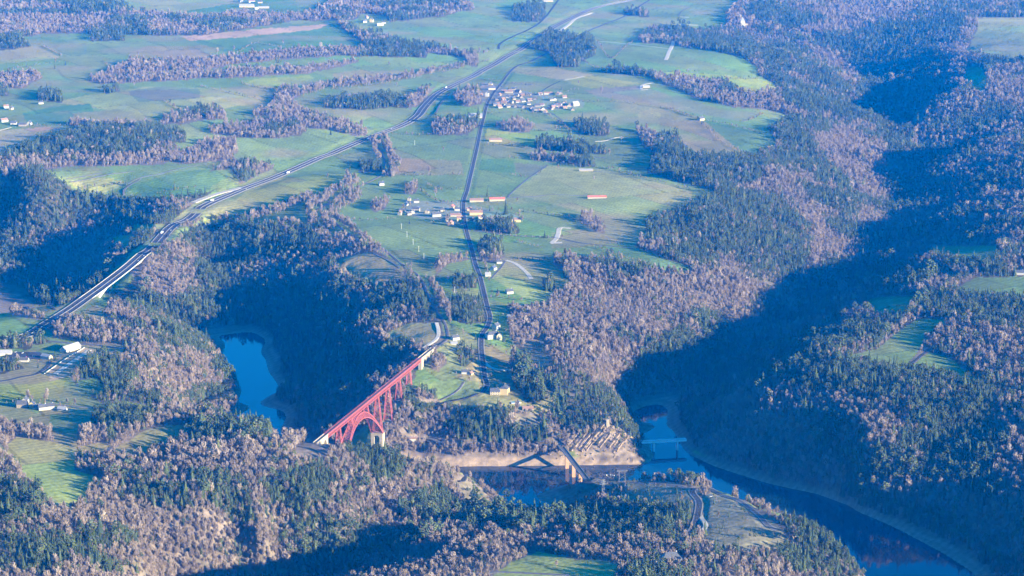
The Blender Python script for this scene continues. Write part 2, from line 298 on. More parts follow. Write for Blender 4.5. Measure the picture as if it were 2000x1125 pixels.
W(1, 'D', -1300,-50,0,-50,230,-50,340,10,440,90,700,100,800,120,930,110,1180,60,1060,130,930,240,700,420,640,480,500,620,360,690,100,700,0,720,-1300,720)
W(2, 'D', -300,-60,60,-50,60,60,-300,70); W(2, 'D', 720,180,900,130,1080,120,930,190,800,230); W(3, 'D', 220,330,480,240,700,300,700,420,640,480,500,560,260,570); W(2, 'D', 230,400,600,400,640,480,500,560,260,580)
Fd(GREEN, 'D', 730,250,890,245,920,262,800,290,720,300,690,380,600,350,620,320,720,300)
Fd(GREEN, 'D', -1300,720,0,735,60,740,200,770,180,800,60,860,-1300,870); Fd(DULL, 'D', 100,690,360,690,320,720,200,745,100,740); W(2, 'D', 40,715,240,750,230,775,60,745)
# between the motorway and the viaduct (with the lake slopes)
W(3, 'P', 385,440,437,438,470,426,510,440,555,432,600,438,640,445,655,470,690,470,760,500,800,530,850,580,868,640,870,665,845,690,760,790,640,900,520,880,430,830,330,800,250,785,200,790,170,770,140,740,150,700,180,690,165,670,120,660,200,600,262,545,290,505)
W(2, 'D', 700,480,960,350,1080,400,1080,600,960,640,760,580); W(1, 'D', 560,620,760,590,960,720,1200,720,1120,800,1100,900,1180,950,1000,930,800,780,660,660)
W(1, 'D', 1100,255,1230,250,1400,255,1690,255,1790,300,1700,430,1500,470,1300,500,1200,500,1100,320); W(2, 'D', 1250,520,1500,440,1700,420,1800,560,1700,640,1400,600)
W(1, 'D', 1250,620,1900,560,1969,1125,1500,1125,1300,800); W(2, 'D', 240,800,420,760,620,790,700,870,480,880,300,870); W(2, 'D', 470,840,1150,980,1240,1125,900,1200,400,1100,380,1040,520,1000)
W(1, 'D', 440,960,560,930,700,1010,760,1125,600,1180,430,1180); Fd(DULL, 'D', 420,750,500,690,640,720,720,790,560,790,480,800); Fd(DULL, 'D', 480,915,650,905,750,935,600,950,500,940)
W(2, 'D', 560,760,620,700,730,720,720,760,640,770)
W(1, 'D', -600,905,60,900,120,884,280,878,280,895,190,910,170,935,0,930,-600,940); W(1, 'D', -600,990,60,995,140,1040,0,1070,-600,1090)
Fd(DULL, 'E', 20,440,190,400,320,440,390,490,380,560,260,600,120,550,40,500); Fd(PALE, 'E', 60,430,190,405,300,440,330,500,160,520,60,480)
Fd(PALE, 'E', 290,850,420,790,560,790,575,870,520,910,350,910)
W(1, 'E', 330,600,500,560,560,700,480,740,400,700,200,760,200,660); W(2, 'E', 0,300,120,300,200,400,40,440,0,430)
W(2, 'P', 640,820,780,790,790,760,750,740,700,790)
# village-to-viaduct peninsula groves
W(1, 'E', 630,660,720,640,840,660,840,790,800,790,740,800,680,780,640,720); W(1, 'E', 660,540,790,540,790,598,660,598); W(1, 'E', 790,350,930,345,945,410,810,425); W(2, 'E', 800,420,945,415,930,455,800,450)
W(1, 'E', 770,240,1010,240,1020,300,900,300,790,280); W(1, 'E', 1150,540,1215,545,1220,605,1160,610); W(1, 'E', 680,930,820,930,815,1030,690,1030); W(1, 'E', 985,1040,1080,1030,1180,1110,1240,1125,1240,1400,1080,1250,985,1150)
W(2, 'E', 340,170,500,180,620,250,700,200,480,150); belt(2, 16, 'E', 0,210,60,260,160,330,300,420,420,500,500,560,560,640,600,720); W(2, 'E', 550,470,620,430,750,420,760,440,640,460,560,530)
belt(2, 17, 'E', 0,150,60,60,110,0); belt(2, 15, 'D', 1730,240,1710,170,1800,90,1969,20); belt(2, 14, 'D', 1820,270,1800,210,1850,150,1969,80); belt(2, 9, 'D', 1000,260,1400,210,1560,160,1700,100)
belt(2, 12, 'B', 220,780,260,860,300,960); belt(2, 12, 'B', 280,760,310,840,345,900,330,960); W(2, 'E', 200,130,330,100,280,160,230,180); W(2, 'E', 390,40,450,10,470,60,430,90,390,80)
W(1, 'B', 140,890,260,885,270,945,140,945); W(3, 'B', 540,670,640,650,800,650,810,690,740,740,540,742); W(2, 'B', 700,500,820,470,850,560,730,590,650,540); W(2, 'B', 880,690,1040,660,1110,690,1080,725,960,720)
W(1, 'B', 1310,680,1400,670,1510,670,1520,740,1460,750,1360,735); W(1, 'B', 1100,775,1290,770,1350,790,1500,830,1500,850,1350,845,1220,830,1110,820); W(1, 'B', 1350,870,1440,870,1440,915,1350,915)
W(2, 'B', 1060,850,1100,880,1350,905,1350,870,1200,850); W(1, 'B', 980,45,1080,25,1170,20,1180,60,1130,120,980,120); W(1, 'B', 1120,190,1250,180,1420,200,1440,230,1440,300,1390,330,1330,370,1230,365,1180,290,1080,260)
W(1, 'B', 1600,60,1640,50,1740,70,1740,95,1600,85); W(3, 'B', 1660,220,1750,150,1850,140,1969,140,1969,270,1850,240,1700,240)
W(3, 'B', 1440,385,1600,375,1720,395,1850,430,1969,445,1969,490,1850,460,1700,420,1500,400); W(2, 'E', 1210,460,1320,400,1340,440,1260,500); W(2, 'E', 1350,220,1400,190,1490,240,1500,300,1440,280,1360,240)
# right of the plateau: one great wood, fields cut into it
W(3, 'P', 1456,-200,1452,20,1420,25,1417,52,1330,62,1322,76,1365,96,1450,110,1474,128,1481,146,1500,156,1552,174,1530,178,1452,185,1432,174,1410,160,1353,153,1290,148,1290,165,1314,171,1371,195,1442,210,1495,213,1549,228,1527,245,1499,249,1517,288,1470,302,1407,302,1350,305,1330,280,1280,262,1240,250,1240,262,1262,290,1300,320,1340,330,1400,352,1418,368,1420,400,1380,420,1300,412,1262,430,1260,460,1240,480,1262,490,1300,505,1345,520,1348,536,1310,532,1250,518,1210,512,1190,500,1100,510,1100,540,1122,556,1100,580,1064,588,1064,640,1040,680,1030,720,1090,760,1100,800,1080,860,1200,900,1270,900,1290,850,1340,870,1500,960,1700,1010,1900,1130,2420,1300,2420,-200)
W(2, 'E', 1260,480,1400,460,1550,560,1969,600,1969,760,1500,1125,1200,1000,1060,940,1160,700,1320,560); W(2, 'C', 350,80,450,-100,1969,-200,1969,20,1400,30,1300,120,820,220,640,200,500,120)
W(1, 'C', 80,185,400,200,560,260,500,330,420,310,180,270); W(1, 'C', 420,40,560,20,700,60,900,120,700,180,520,130,430,90); W(1, 'C', 500,300,700,290,900,400,1040,500,1000,540,760,430,560,400); W(1, 'C', 560,420,700,440,860,500,1060,560,1080,600,820,560,620,480)
W(1, 'C', 560,540,640,520,1000,570,1340,640,1330,690,1050,640,800,640); W(2, 'C', 800,260,1140,430,1040,480,900,380); W(1, 'C', 1200,140,1650,110,1560,330,1450,420,1200,560,1060,560,1060,440,1140,430,900,280,850,210)
W(2, 'C', 1500,260,1650,230,1660,300,1640,470,1560,470,1330,520,1420,450,1560,380); W(2, 'C', 1760,390,1969,370,1969,600,1880,610,1780,530); W(1, 'C', 560,700,620,820,800,1000,1100,1060,1100,900,960,760,820,650,700,640)
W(2, 'C', 780,750,1000,700,1200,850,1380,930,1330,980,1160,1050,1000,1000); W(1, 'C', -40,740,60,760,120,860,440,850,560,900,520,1000,300,1060,0,980,-100,950); W(1, 'C', 1100,640,1340,700,1380,900,1250,850)
W(2, 'C', 100,450,230,440,370,520,640,540,700,600,550,600,300,560,60,480)
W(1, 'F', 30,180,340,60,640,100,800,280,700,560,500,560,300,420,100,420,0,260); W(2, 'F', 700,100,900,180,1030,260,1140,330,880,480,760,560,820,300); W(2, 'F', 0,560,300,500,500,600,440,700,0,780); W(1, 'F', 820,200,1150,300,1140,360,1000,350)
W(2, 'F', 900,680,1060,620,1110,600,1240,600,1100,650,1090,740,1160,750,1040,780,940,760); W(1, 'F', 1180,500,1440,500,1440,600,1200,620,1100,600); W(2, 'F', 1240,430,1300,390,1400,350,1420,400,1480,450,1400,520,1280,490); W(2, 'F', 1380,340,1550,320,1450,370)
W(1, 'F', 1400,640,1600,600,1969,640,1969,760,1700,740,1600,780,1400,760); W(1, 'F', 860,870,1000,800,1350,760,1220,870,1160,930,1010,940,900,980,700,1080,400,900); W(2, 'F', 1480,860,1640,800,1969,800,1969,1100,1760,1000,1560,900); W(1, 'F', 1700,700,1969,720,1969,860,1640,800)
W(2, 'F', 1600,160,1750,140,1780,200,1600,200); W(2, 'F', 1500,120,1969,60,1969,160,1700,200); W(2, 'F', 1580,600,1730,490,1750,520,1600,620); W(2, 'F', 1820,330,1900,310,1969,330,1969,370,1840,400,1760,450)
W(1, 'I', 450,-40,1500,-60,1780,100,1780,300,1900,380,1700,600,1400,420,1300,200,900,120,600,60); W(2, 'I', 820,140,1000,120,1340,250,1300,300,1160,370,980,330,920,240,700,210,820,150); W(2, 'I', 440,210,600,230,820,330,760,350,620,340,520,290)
W(2, 'I', 420,370,600,360,420,440); W(2, 'I', 230,370,480,420,540,470,230,440); W(2, 'I', 1790,200,1969,240,1969,400,1800,300); W(2, 'I', 1120,620,1600,620,1860,800,1969,940,1969,1060,1800,1000,1500,780,1200,720); W(2, 'I', 1860,600,1969,560,1969,720,1900,700)
Fd(PALE, 'C', 1710,95,2300,95,2300,330,1900,330,1750,300,1650,285,1710,165); Fd(GREEN, 'C', 1650,370,1740,370,1762,440,1742,510,1640,460); Fd(DEEP, 'C', 1870,790,2300,720,2300,780)
Fd(GREEN, 'F', 1420,390,1470,370,1810,365,1832,420,1760,450,1500,430); Fd(DULL, 'F', 1440,560,1520,520,1600,520,1560,560); Fd(GREEN, 'F', 1580,605,1700,540,1969,530,2400,560,2400,660,1969,650,1700,632)
Fd(DEEP, 'F', 1090,690,1130,650,1410,635,1390,700,1300,752,1150,745); Fd(GREEN, 'F', 915,982,1160,930,1230,870,1380,765,1570,772,1470,850,1410,930,1320,1020,1200,1000,1020,1000); Fd(GREEN, 'F', 1340,1040,1440,950,1560,980,1690,1090,1760,1140,1560,1090,1450,1062)
W(2, 'F', 1340,1035,1440,870,1560,790,1600,800,1480,890,1450,950); W(4, 'F', 1040,1000,1300,1020,1320,1040,1040,1020); Fd(DEEP, 'F', 1860,950,2300,930,2300,975)
# hotel slope
Fd(DULL, 'P', 790,770,840,738,880,745,930,700,940,690,1000,710,1050,740,1080,770,1080,800,1060,810,1010,800,960,800,900,790,860,800,800,800)
Fd(GREEN, 'H', 440,90,500,60,560,30,700,40,800,60,800,120,620,170,590,150); Fd(PALE, 'H', 630,180,820,130,990,160,1030,235,940,200,830,232,700,200)
Fd(DULL, 'E', 800,900,1000,930,1010,1060,860,1060,800,1000); Fd(GREEN, 'E', 640,870,780,870,790,920,620,930)
W(2, 'P', 770,800,860,790,940,800,1010,800,1070,810,1110,850,1110,900,830,903,770,895,740,870); W(1, 'H', 700,200,960,220,1000,260,960,290,870,330,700,390,600,300); W(1, 'H', 760,340,1180,330,1180,400,760,390); W(4, 'H', 950,290,1020,240,1150,240,1150,340,1010,335)
W(1, 'H', 985,-60,1090,-40,1160,60,1180,150,1080,180,990,80); W(2, 'E', 960,720,1060,700,1150,700,1150,900,1060,960,970,880); W(4, 'E', 1040,900,1150,880,1200,1040,1150,1080,1050,1020); W(2, 'E', 535,980,600,940,620,1000,580,1060,530,1040)
W(1, 'H', 380,120,560,100,600,200,440,260,380,200); W(2, 'H', 430,110,600,160,560,180,440,150); W(5, 'H', 1290,370,1400,340,1510,290,1600,320,1680,390,1750,490,1500,500,1290,440); W(3, 'H', 1280,390,1290,330,1500,290,1400,350)
# --- front hills
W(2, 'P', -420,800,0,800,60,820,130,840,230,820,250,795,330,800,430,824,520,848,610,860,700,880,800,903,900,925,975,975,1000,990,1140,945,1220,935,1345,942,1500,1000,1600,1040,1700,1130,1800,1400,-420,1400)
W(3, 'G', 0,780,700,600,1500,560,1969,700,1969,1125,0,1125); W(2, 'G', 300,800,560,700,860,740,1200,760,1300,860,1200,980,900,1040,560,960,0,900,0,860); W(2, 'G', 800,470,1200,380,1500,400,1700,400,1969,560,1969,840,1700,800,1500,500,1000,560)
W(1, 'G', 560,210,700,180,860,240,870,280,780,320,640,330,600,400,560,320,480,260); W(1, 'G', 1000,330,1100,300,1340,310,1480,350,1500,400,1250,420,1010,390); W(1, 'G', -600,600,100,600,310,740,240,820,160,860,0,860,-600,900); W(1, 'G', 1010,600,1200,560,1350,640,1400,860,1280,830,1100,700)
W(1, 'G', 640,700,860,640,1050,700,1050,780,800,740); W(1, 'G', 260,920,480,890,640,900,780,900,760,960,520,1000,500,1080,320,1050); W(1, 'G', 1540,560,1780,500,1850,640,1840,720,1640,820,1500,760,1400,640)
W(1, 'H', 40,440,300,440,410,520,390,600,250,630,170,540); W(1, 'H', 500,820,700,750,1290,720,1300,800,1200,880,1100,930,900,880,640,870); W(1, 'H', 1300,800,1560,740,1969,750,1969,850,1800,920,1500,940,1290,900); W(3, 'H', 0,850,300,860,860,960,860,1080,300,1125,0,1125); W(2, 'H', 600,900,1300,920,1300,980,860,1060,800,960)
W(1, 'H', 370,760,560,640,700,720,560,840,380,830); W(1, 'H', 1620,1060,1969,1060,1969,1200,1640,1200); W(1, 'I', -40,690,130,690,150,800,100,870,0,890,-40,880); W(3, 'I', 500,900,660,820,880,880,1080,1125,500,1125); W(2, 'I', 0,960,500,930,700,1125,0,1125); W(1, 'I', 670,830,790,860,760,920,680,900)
Fd(BRIGHT, 'G', -900,60,180,40,370,40,340,110,330,150,160,150,-900,170); Fd(DULL, 'G', -900,190,100,190,200,230,350,180,560,210,520,240,380,300,250,310,120,300,60,280,-900,260); Fd(PALE, 'G', 350,180,560,210,480,250,380,230)
Fd((.33,.32,.10), 'G', 90,360,300,390,420,430,400,540,600,600,470,650,480,740,330,770,200,640,130,560,40,470,40,400); Fd(PALE, 'G', 200,560,400,545,600,600,470,650,300,650); Fd(DULL, 'G', 440,410,560,390,610,410,590,450,440,460)
Fd(DULL, 'G', 620,430,800,320,920,290,1060,300,1000,370,850,420,770,480,700,480); Fd(DEEP, 'G', 280,240,480,240,550,320,420,335,260,300); Fd(DULL, 'G', 280,300,420,330,430,430,300,390); Fd(TAN, 'G', 990,235,1100,190,1150,185,1130,250)  # the deep green field carries the shadow lying on it in its colour
Fd(DEEP, 'G', 430,50,520,30,570,80,560,130,430,125); Fd((.29,.33,.09), 'H', 900,1100,1000,1040,1130,990,1330,1030,1500,1040,1570,1070,1540,1140,1560,1420,760,1420,820,1180,880,1125)
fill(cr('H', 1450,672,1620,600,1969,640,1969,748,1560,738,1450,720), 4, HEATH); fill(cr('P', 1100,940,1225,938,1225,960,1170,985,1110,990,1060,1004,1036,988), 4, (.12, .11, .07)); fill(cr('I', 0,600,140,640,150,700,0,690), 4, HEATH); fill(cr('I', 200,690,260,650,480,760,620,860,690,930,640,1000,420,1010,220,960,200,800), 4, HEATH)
W(2, 'I', 330,640,500,700,520,740,380,700); W(1, 'I', 0,560,200,620,130,630,0,600)
fill(cr('P', 905,934,975,984,1000,992,1060,1000,1110,985,1118,1014,1040,1022,985,1016,950,1000,900,968,880,945), 4, (.15, .13, .09))
# service area on the left
Fd(DULL, 'P', -420,690,0,690,60,684,170,670,185,685,140,735,60,750,-420,745); Fd(DEEP, 'P', 70,685,120,672,135,680,115,692,80,692); Fd(TAN, 'P', 100,700,165,680,260,690,265,700,190,690,130,735,95,745)
W(1, 'D', -600,905,60,900,120,884,280,878,280,895,190,910,170,935,0,930,-600,940); W(1, 'D', -600,990,60,995,140,1040,0,1070,-600,1090)
# farmyards and village ground
Fd((.26,.25,.18), 'P', 940,160,1000,175,1140,195,1140,212,1060,215,960,205,935,195); Fd((.25,.25,.18), 'P', 790,390,900,395,1015,420,1010,438,900,440,860,430,790,420)
for i in range(2): pass
def lab_at(u, v):
    i = np.clip((v-RV0).astype(int), 0, RHt-1); j = np.clip((u-RU0).astype(int), 0, RWd-1); return LAB[i, j]
def colr_at(u, v):
    i = np.clip((v-RV0).astype(int), 0, RHt-1); j = np.clip((u-RU0).astype(int), 0, RWd-1); return COLR[i, j]
# ------------------------------------------------------------------ materials
def mat(name, col, rough=.9, noise=None, spec=.2, metal=0.0, emis=None):
    """principled material; noise = (scale in metres, amount) varies the colour in object space"""
    m = bpy.data.materials.new(name); m.use_nodes = True; nt = m.node_tree; b = nt.nodes['Principled BSDF']
    b.inputs['Roughness'].default_value = rough; b.inputs['Specular IOR Level'].default_value = spec; b.inputs['Metallic'].default_value = metal
    if noise:
        tc = nt.nodes.new('ShaderNodeNewGeometry'); n = nt.nodes.new('ShaderNodeTexNoise'); n.inputs['Scale'].default_value = 1/noise[0]; n.inputs['Detail'].default_value = 4
        nt.links.new(tc.outputs['Position'], n.inputs['Vector'])
        r = nt.nodes.new('ShaderNodeValToRGB'); r.color_ramp.elements[0].position = .3; r.color_ramp.elements[1].position = .7
        lo = [c*(1-noise[1]) for c in col]; hi = [min(1, c*(1+noise[1])) for c in col]
        r.color_ramp.elements[0].color = (*lo, 1); r.color_ramp.elements[1].color = (*hi, 1)
        nt.links.new(n.outputs['Fac'], r.inputs[0]); nt.links.new(r.outputs[0], b.inputs['Base Color'])
    else: b.inputs['Base Color'].default_value = (*col, 1)
    return m
M = {}
M['asphalt'] = mat('asphalt', (.055, .055, .062), .85, (6, .25)); M['old_asphalt'] = mat('old_asphalt', (.13, .125, .125), .9, (5, .25))
M['concrete'] = mat('concrete', (.25, .245, .23), .85, (4, .12)); M['white_line'] = mat('white_line', (.33, .33, .33), .7)
M['verge'] = mat('verge', (.20, .19, .11), .95, (9, .35)); M['pale_gravel'] = mat('pale_gravel', (.52, .46, .36), .95, (5, .15)); M['gravel'] = mat('gravel', (.36, .31, .24), .95, (5, .15)); M['ballast'] = mat('ballast', (.17, .15, .14), .95, (4, .3))
M['steel'] = mat('steel', (.24, .245, .25), .45, None, .5, .6); M['rail'] = mat('rail', (.22, .18, .16), .4, None, .5, .7)
# ------------------------------------------------------------------ paths
def catmull(P, step):
    P = np.asarray(P, float); Q = np.vstack([2*P[0]-P[1], P, 2*P[-1]-P[-2]]); out = []
    for i in range(1, len(Q)-2):
        n = max(1, int(np.hypot(*(Q[i+1]-Q[i])[:2])/step)); t = np.arange(n)[:, None]/n
        p0, p1, p2, p3 = Q[i-1:i+3]
        out.append(.5*((2*p1)+(-p0+p2)*t+(2*p0-5*p1+4*p2-p3)*t**2+(-p0+3*p1-3*p2+p3)*t**3))
    out.append(P[-1:]); return np.vstack(out)
def smooth1(z, k):
    for _ in range(k): z = np.concatenate([[z[0]], (z[:-2]+2*z[1:-1]+z[2:])/4, [z[-1]]])
    return z
def path_px(k, pts, step=6, zfix=None, sm=30):
    """world path through photo points laid on the terrain; zfix = {index: height} pins points that stand on a bridge"""
    p = cr(k, *pts); x, y, z = hit(p[:, 0], p[:, 1]); zf = {}
    if zfix:
        for i, zz in zfix.items():
            a = pix(p[i, 0], p[i, 1], zz); x[i], y[i], z[i] = float(a[0]), float(a[1]), zz
    P = catmull(np.stack([x, y, z], 1), step); return P
def settle(P, sm=40, fixed=None):
    """road level: the terrain's own height along the path, smoothed; fixed = (i0, i1, z0, z1) straight spans"""
    z = np.maximum(H(P[:, 0], P[:, 1]), 1.0)
    if fixed is not None:
        for (a, b, za, zb) in fixed:
            z[a:b] = np.linspace(za, zb, b-a)
    z = smooth1(z, sm)
    if fixed is not None:
        for (a, b, za, zb) in fixed:
            z[a:b] = np.linspace(za, zb, b-a)
        z = smooth1(z, 6)
    P = P.copy(); P[:, 2] = z; return P
def normals(P):
    d = np.gradient(P[:, :2], axis=0); d /= np.linalg.norm(d, axis=1)[:, None]+1e-9; return np.stack([-d[:, 1], d[:, 0]], 1), d
BLOCK = set()
def block(P, r):
    for p in P[:, :2]:
        k = int(math.ceil(r/4)); cx, cyy = int(math.floor(p[0]/4)), int(math.floor(p[1]/4))
        for i in range(-k, k+1):
            for j in range(-k, k+1):
                if i*i+j*j <= k*k+1: BLOCK.add((cx+i)*100000+cyy+j)
def bed(P, half, fall, drop=.6):
    """shape the ground to carry a road: cuttings and embankments"""
    global FZ
    for s in range(0, len(P)-1, 14):
        q = P[s:s+15]; m = half+fall+2
        x0, x1, y0, y1 = q[:, 0].min()-m, q[:, 0].max()+m, q[:, 1].min()-m, q[:, 1].max()+m
        r0, r1 = np.searchsorted(-FYrow, -y1), np.searchsorted(-FYrow, -y0)
        r0 = max(0, r0-1); r1 = min(len(FYrow), r1+1); sub = np.s_[r0:r1]
        X, Y, Z = FX[sub], FY[sub], FZ[sub]; sel = (X > x0) & (X < x1) & (Y >= y0-30) & (Y <= y1+30)
        if not sel.any(): continue
        a, b, zz = X[sel], Y[sel], Z[sel]; best = np.full(a.shape, 1e9); bz = np.zeros(a.shape)
        for i in range(len(q)-1):
            d = q[i+1, :2]-q[i, :2]; L2 = d@d+1e-9; t = np.clip(((a-q[i, 0])*d[0]+(b-q[i, 1])*d[1])/L2, 0, 1)
            dd = np.hypot(a-q[i, 0]-t*d[0], b-q[i, 1]-t*d[1]); k = dd < best; best[k] = dd[k]; bz[k] = (q[i, 2]+t*(q[i+1, 2]-q[i, 2]))[k]
        w = np.clip((half+fall-best)/fall, 0, 1); w = w*w*(3-2*w); Z[sel] = zz*(1-w)+(bz-drop)*w
MESHES = {}
def mesh_obj(name, verts, faces, mats, midx=None, parent=None, smooth=False):
    me = bpy.data.meshes.new(name); me.from_pydata([tuple(v) for v in verts], [], faces)
    for m in (mats if isinstance(mats, (list, tuple)) else [mats]): me.materials.append(M[m] if isinstance(m, str) else m)
    if midx is not None: me.polygons.foreach_set('material_index', midx)
    if smooth: me.polygons.foreach_set('use_smooth', [True]*len(me.polygons))
    me.update(); o = bpy.data.objects.new(name, me); C.objects.link(o)
    if parent: o.parent = parent
    return o
class MB:
    """collects shapes for one mesh object"""
    def __init__(s): s.v = []; s.f = []; s.m = []
    def add(s, v, f, m=0):
        n = len(s.v); s.v += [tuple(map(float, p)) for p in v]; s.f += [tuple(i+n for i in q) for q in f]; s.m += [m]*len(f)
    def box(s, c, size, m=0, R=None, taper=1.0):
        hx, hy, hz = size[0]/2, size[1]/2, size[2]/2; v = []
        for z, k in ((-hz, 1), (hz, taper)):
            for x, y in ((-hx, -hy), (hx, -hy), (hx, hy), (-hx, hy)): v.append((x*k, y*k, z))
        if R is not None: v = [tuple(R@Vector(p)) for p in v]
        v = [(p[0]+c[0], p[1]+c[1], p[2]+c[2]) for p in v]
        s.add(v, [(3, 2, 1, 0), (4, 5, 6, 7), (0, 1, 5, 4), (1, 2, 6, 5), (2, 3, 7, 6), (3, 0, 4, 7)], m)
    def bar(s, a, b, w, h=None, m=0, w2=None):
        """square beam from a to b"""
        a = Vector(a); b = Vector(b); d = b-a; h = h or w
        if d.length < 1e-6: return
        d.normalize(); up = Vector((0, 0, 1)) if abs(d.z) < .95 else Vector((0, 1, 0)); sx = d.cross(up).normalized(); sy = sx.cross(d).normalized(); k = (w2 or w)/w
        v = []
        for p, q in ((a, 1), (b, k)):
            for i, j in ((-1, -1), (1, -1), (1, 1), (-1, 1)): v.append(p+sx*i*w/2*q+sy*j*h/2*q)
        s.add(v, [(0, 1, 2, 3), (7, 6, 5, 4), (4, 5, 1, 0), (5, 6, 2, 1), (6, 7, 3, 2), (7, 4, 0, 3)], m)
    def ribbon(s, P, o0, o1, dz0, dz1, m=0, mask=None):
        N, _ = normals(P); n = len(P); v = []
        for i in range(n):
            v.append((P[i, 0]+N[i, 0]*o0, P[i, 1]+N[i, 1]*o0, P[i, 2]+dz0)); v.append((P[i, 0]+N[i, 0]*o1, P[i, 1]+N[i, 1]*o1, P[i, 2]+dz1))
        f = [(2*i, 2*i+1, 2*i+3, 2*i+2) if o0 > o1 else (2*i+1, 2*i, 2*i+2, 2*i+3) for i in range(n-1) if mask is None or mask[i]]
        s.add(v, f, m)
    def wall(s, P, off, w, h, m=0, z=0):
        s.ribbon(P, off-w/2, off+w/2, z+h, z+h, m); s.ribbon(P, off-w/2, off-w/2+.001, z, z+h, m); s.ribbon(P, off+w/2, off+w/2+.001, z+h, z, m)
    def build(s, name, mats, parent=None, smooth=False): return mesh_obj(name, s.v, s.f, mats, s.m, parent, smooth)
def empty(name, loc, rz=0):
    o = bpy.data.objects.new(name, None); C.objects.link(o); o.location = loc; o.rotation_euler = (0, 0, rz); o.empty_display_size = 1; return o
def tag(o, label=None, cat=None, group=None, kind=None):
    if label: o['label'] = label
    if cat: o['category'] = cat
    if group: o['group'] = group
    if kind: o['kind'] = kind
    return o
# ------------------------------------------------------------------ main roads and the railway: paths first, then ground shaped to them
def px(*a): return [float(x) for x in a]
mw = np.array(px(-140,700,-60,680,-20,664,28,659,57,652,89,634,135,606,167,583,199,560,249,522,284,492,331,457,359,435,387,409,402,400,462,375,508,357,555,339,622,309,650,299,714,272,785,245,814,228,828,210,849,188,877,171,920,151,956,131,991,110,1023,92,1059,68,1109,39,1155,18,1233,0,1300,-22)).reshape(-1, 2)
zf = {4: 106.0, 5: 104.0, 6: 102.0, 7: 101.0, 8: 100.5, 9: 99.5, 10: 99, 11: 99}
MWP = path_px('P', mw.ravel(), 8, zf)
def nearest(P, q): return int(np.argmin(np.hypot(P[:, 0]-q[0], P[:, 1]-q[1])))
b0, b1 = nearest(MWP, pix(167, 583, 101)), nearest(MWP, pix(284, 492, 99))
MWP = settle(MWP, 60, [(b0, b1+1, 101.0, 99.0)]); bs = nearest(MWP, pix(57, 652, 106)); MWP[bs:b0+1, 2] = np.linspace(MWP[bs, 2], 101, b0+1-bs)
rd = np.array(px(1300,-20,1240,20,1150,60,1108,88,1060,108,1038,119,1005,132,981,160,966,178,952,203,945,228,938,256,931,292,922,331,913,370,906,393,906,421,911,450,920,482,929,517,938,542,945,570,952,599,957,620,952,638,942,652,940,670,941,690,944,712,947,735,951,752,945,764)).reshape(-1, 2)
RDP = settle(path_px('P', rd.ravel(), 7), 30)
brA = np.array([float(t) for t in pix(1095, 870, 24)]); brB = np.array([float(t) for t in pix(1147, 937, 24)])
r2 = path_px('P', px(835,868,870,872,940,868,1010,866,1060,866,1080,868)); r2 = np.vstack([r2, catmull(np.vstack([r2[-1], brA]), 6)[1:]]); LOWRD = settle(r2, 20); LOWRD[-8:, 2] = np.linspace(LOWRD[-9, 2], 24, 8)
r3 = path_px('P', px(1165,941,1200,945,1240,940,1290,945,1330,950,1352,955,1385,957,1410,965,1445,977,1478,1002,1499,1024,1520,1036)); r3 = np.vstack([catmull(np.vstack([brB, r3[0]]), 6)[:-1], r3]); HRD = settle(r3, 20); HRD[:6, 2] = np.linspace(24, HRD[6, 2], 6)
r4 = path_px('P', px(1270,1070,1300,1059,1330,1055,1353,1034,1363,1003,1365,980,1354,964,1352,956,1362,953,1385,957)); HP = settle(r4, 12)
vA = VA-VD*50; vB = VB+VD*80
rn = path_px('P', px(862,672,874,660,872,640,862,620,842,592,828,556,814,535,790,520,766,500,740,482,700,470,672,450,648,430,622,425,617,412,640,398,668,378,700,364,735,348,748,338,752,320,746,300,735,285)); rn = np.vstack([catmull(np.vstack([vB[None], rn[:1]]), 6)[:-1], rn]); RAILN = settle(rn, 25); RAILN[:4, 2] = 110
rs = path_px('P', px(580,860,540,852,490,840,450,829,400,816,340,806,280,798,230,790)); rs = np.vstack([catmull(np.vstack([vA[None], rs[:1]]), 6)[:-1], rs]); RAILS = settle(rs, 25); RAILS[:6, 2] = np.linspace(110, RAILS[6, 2], 6)
mwmask = np.ones(len(MWP), bool); mwmask[b0+2:b1-1] = False
for seg in (MWP[:b0+2], MWP[b1-1:]): bed(seg, 17, 30, 1.0)
bed(RDP, 7, 12, .5); bed(LOWRD[:-2], 4, 5, .4); bed(HRD[2:], 5, 10, .5); bed(HP, 6, 10, .5); bed(RAILN[2:], 5, 10, .5); bed(RAILS[3:], 5, 10, .5)
for P, r in ((MWP, 17), (RDP, 8), (LOWRD, 4), (HRD, 6), (HP, 7), (RAILN, 5), (RAILS, 9)): block(P, r)
block(np.array([[VA[0]-VD[0]*t, VA[1]-VD[1]*t-o_] for t in (-30, -10, 10, 30, 50, 70) for o_ in (0, 25, 50)]), 18)
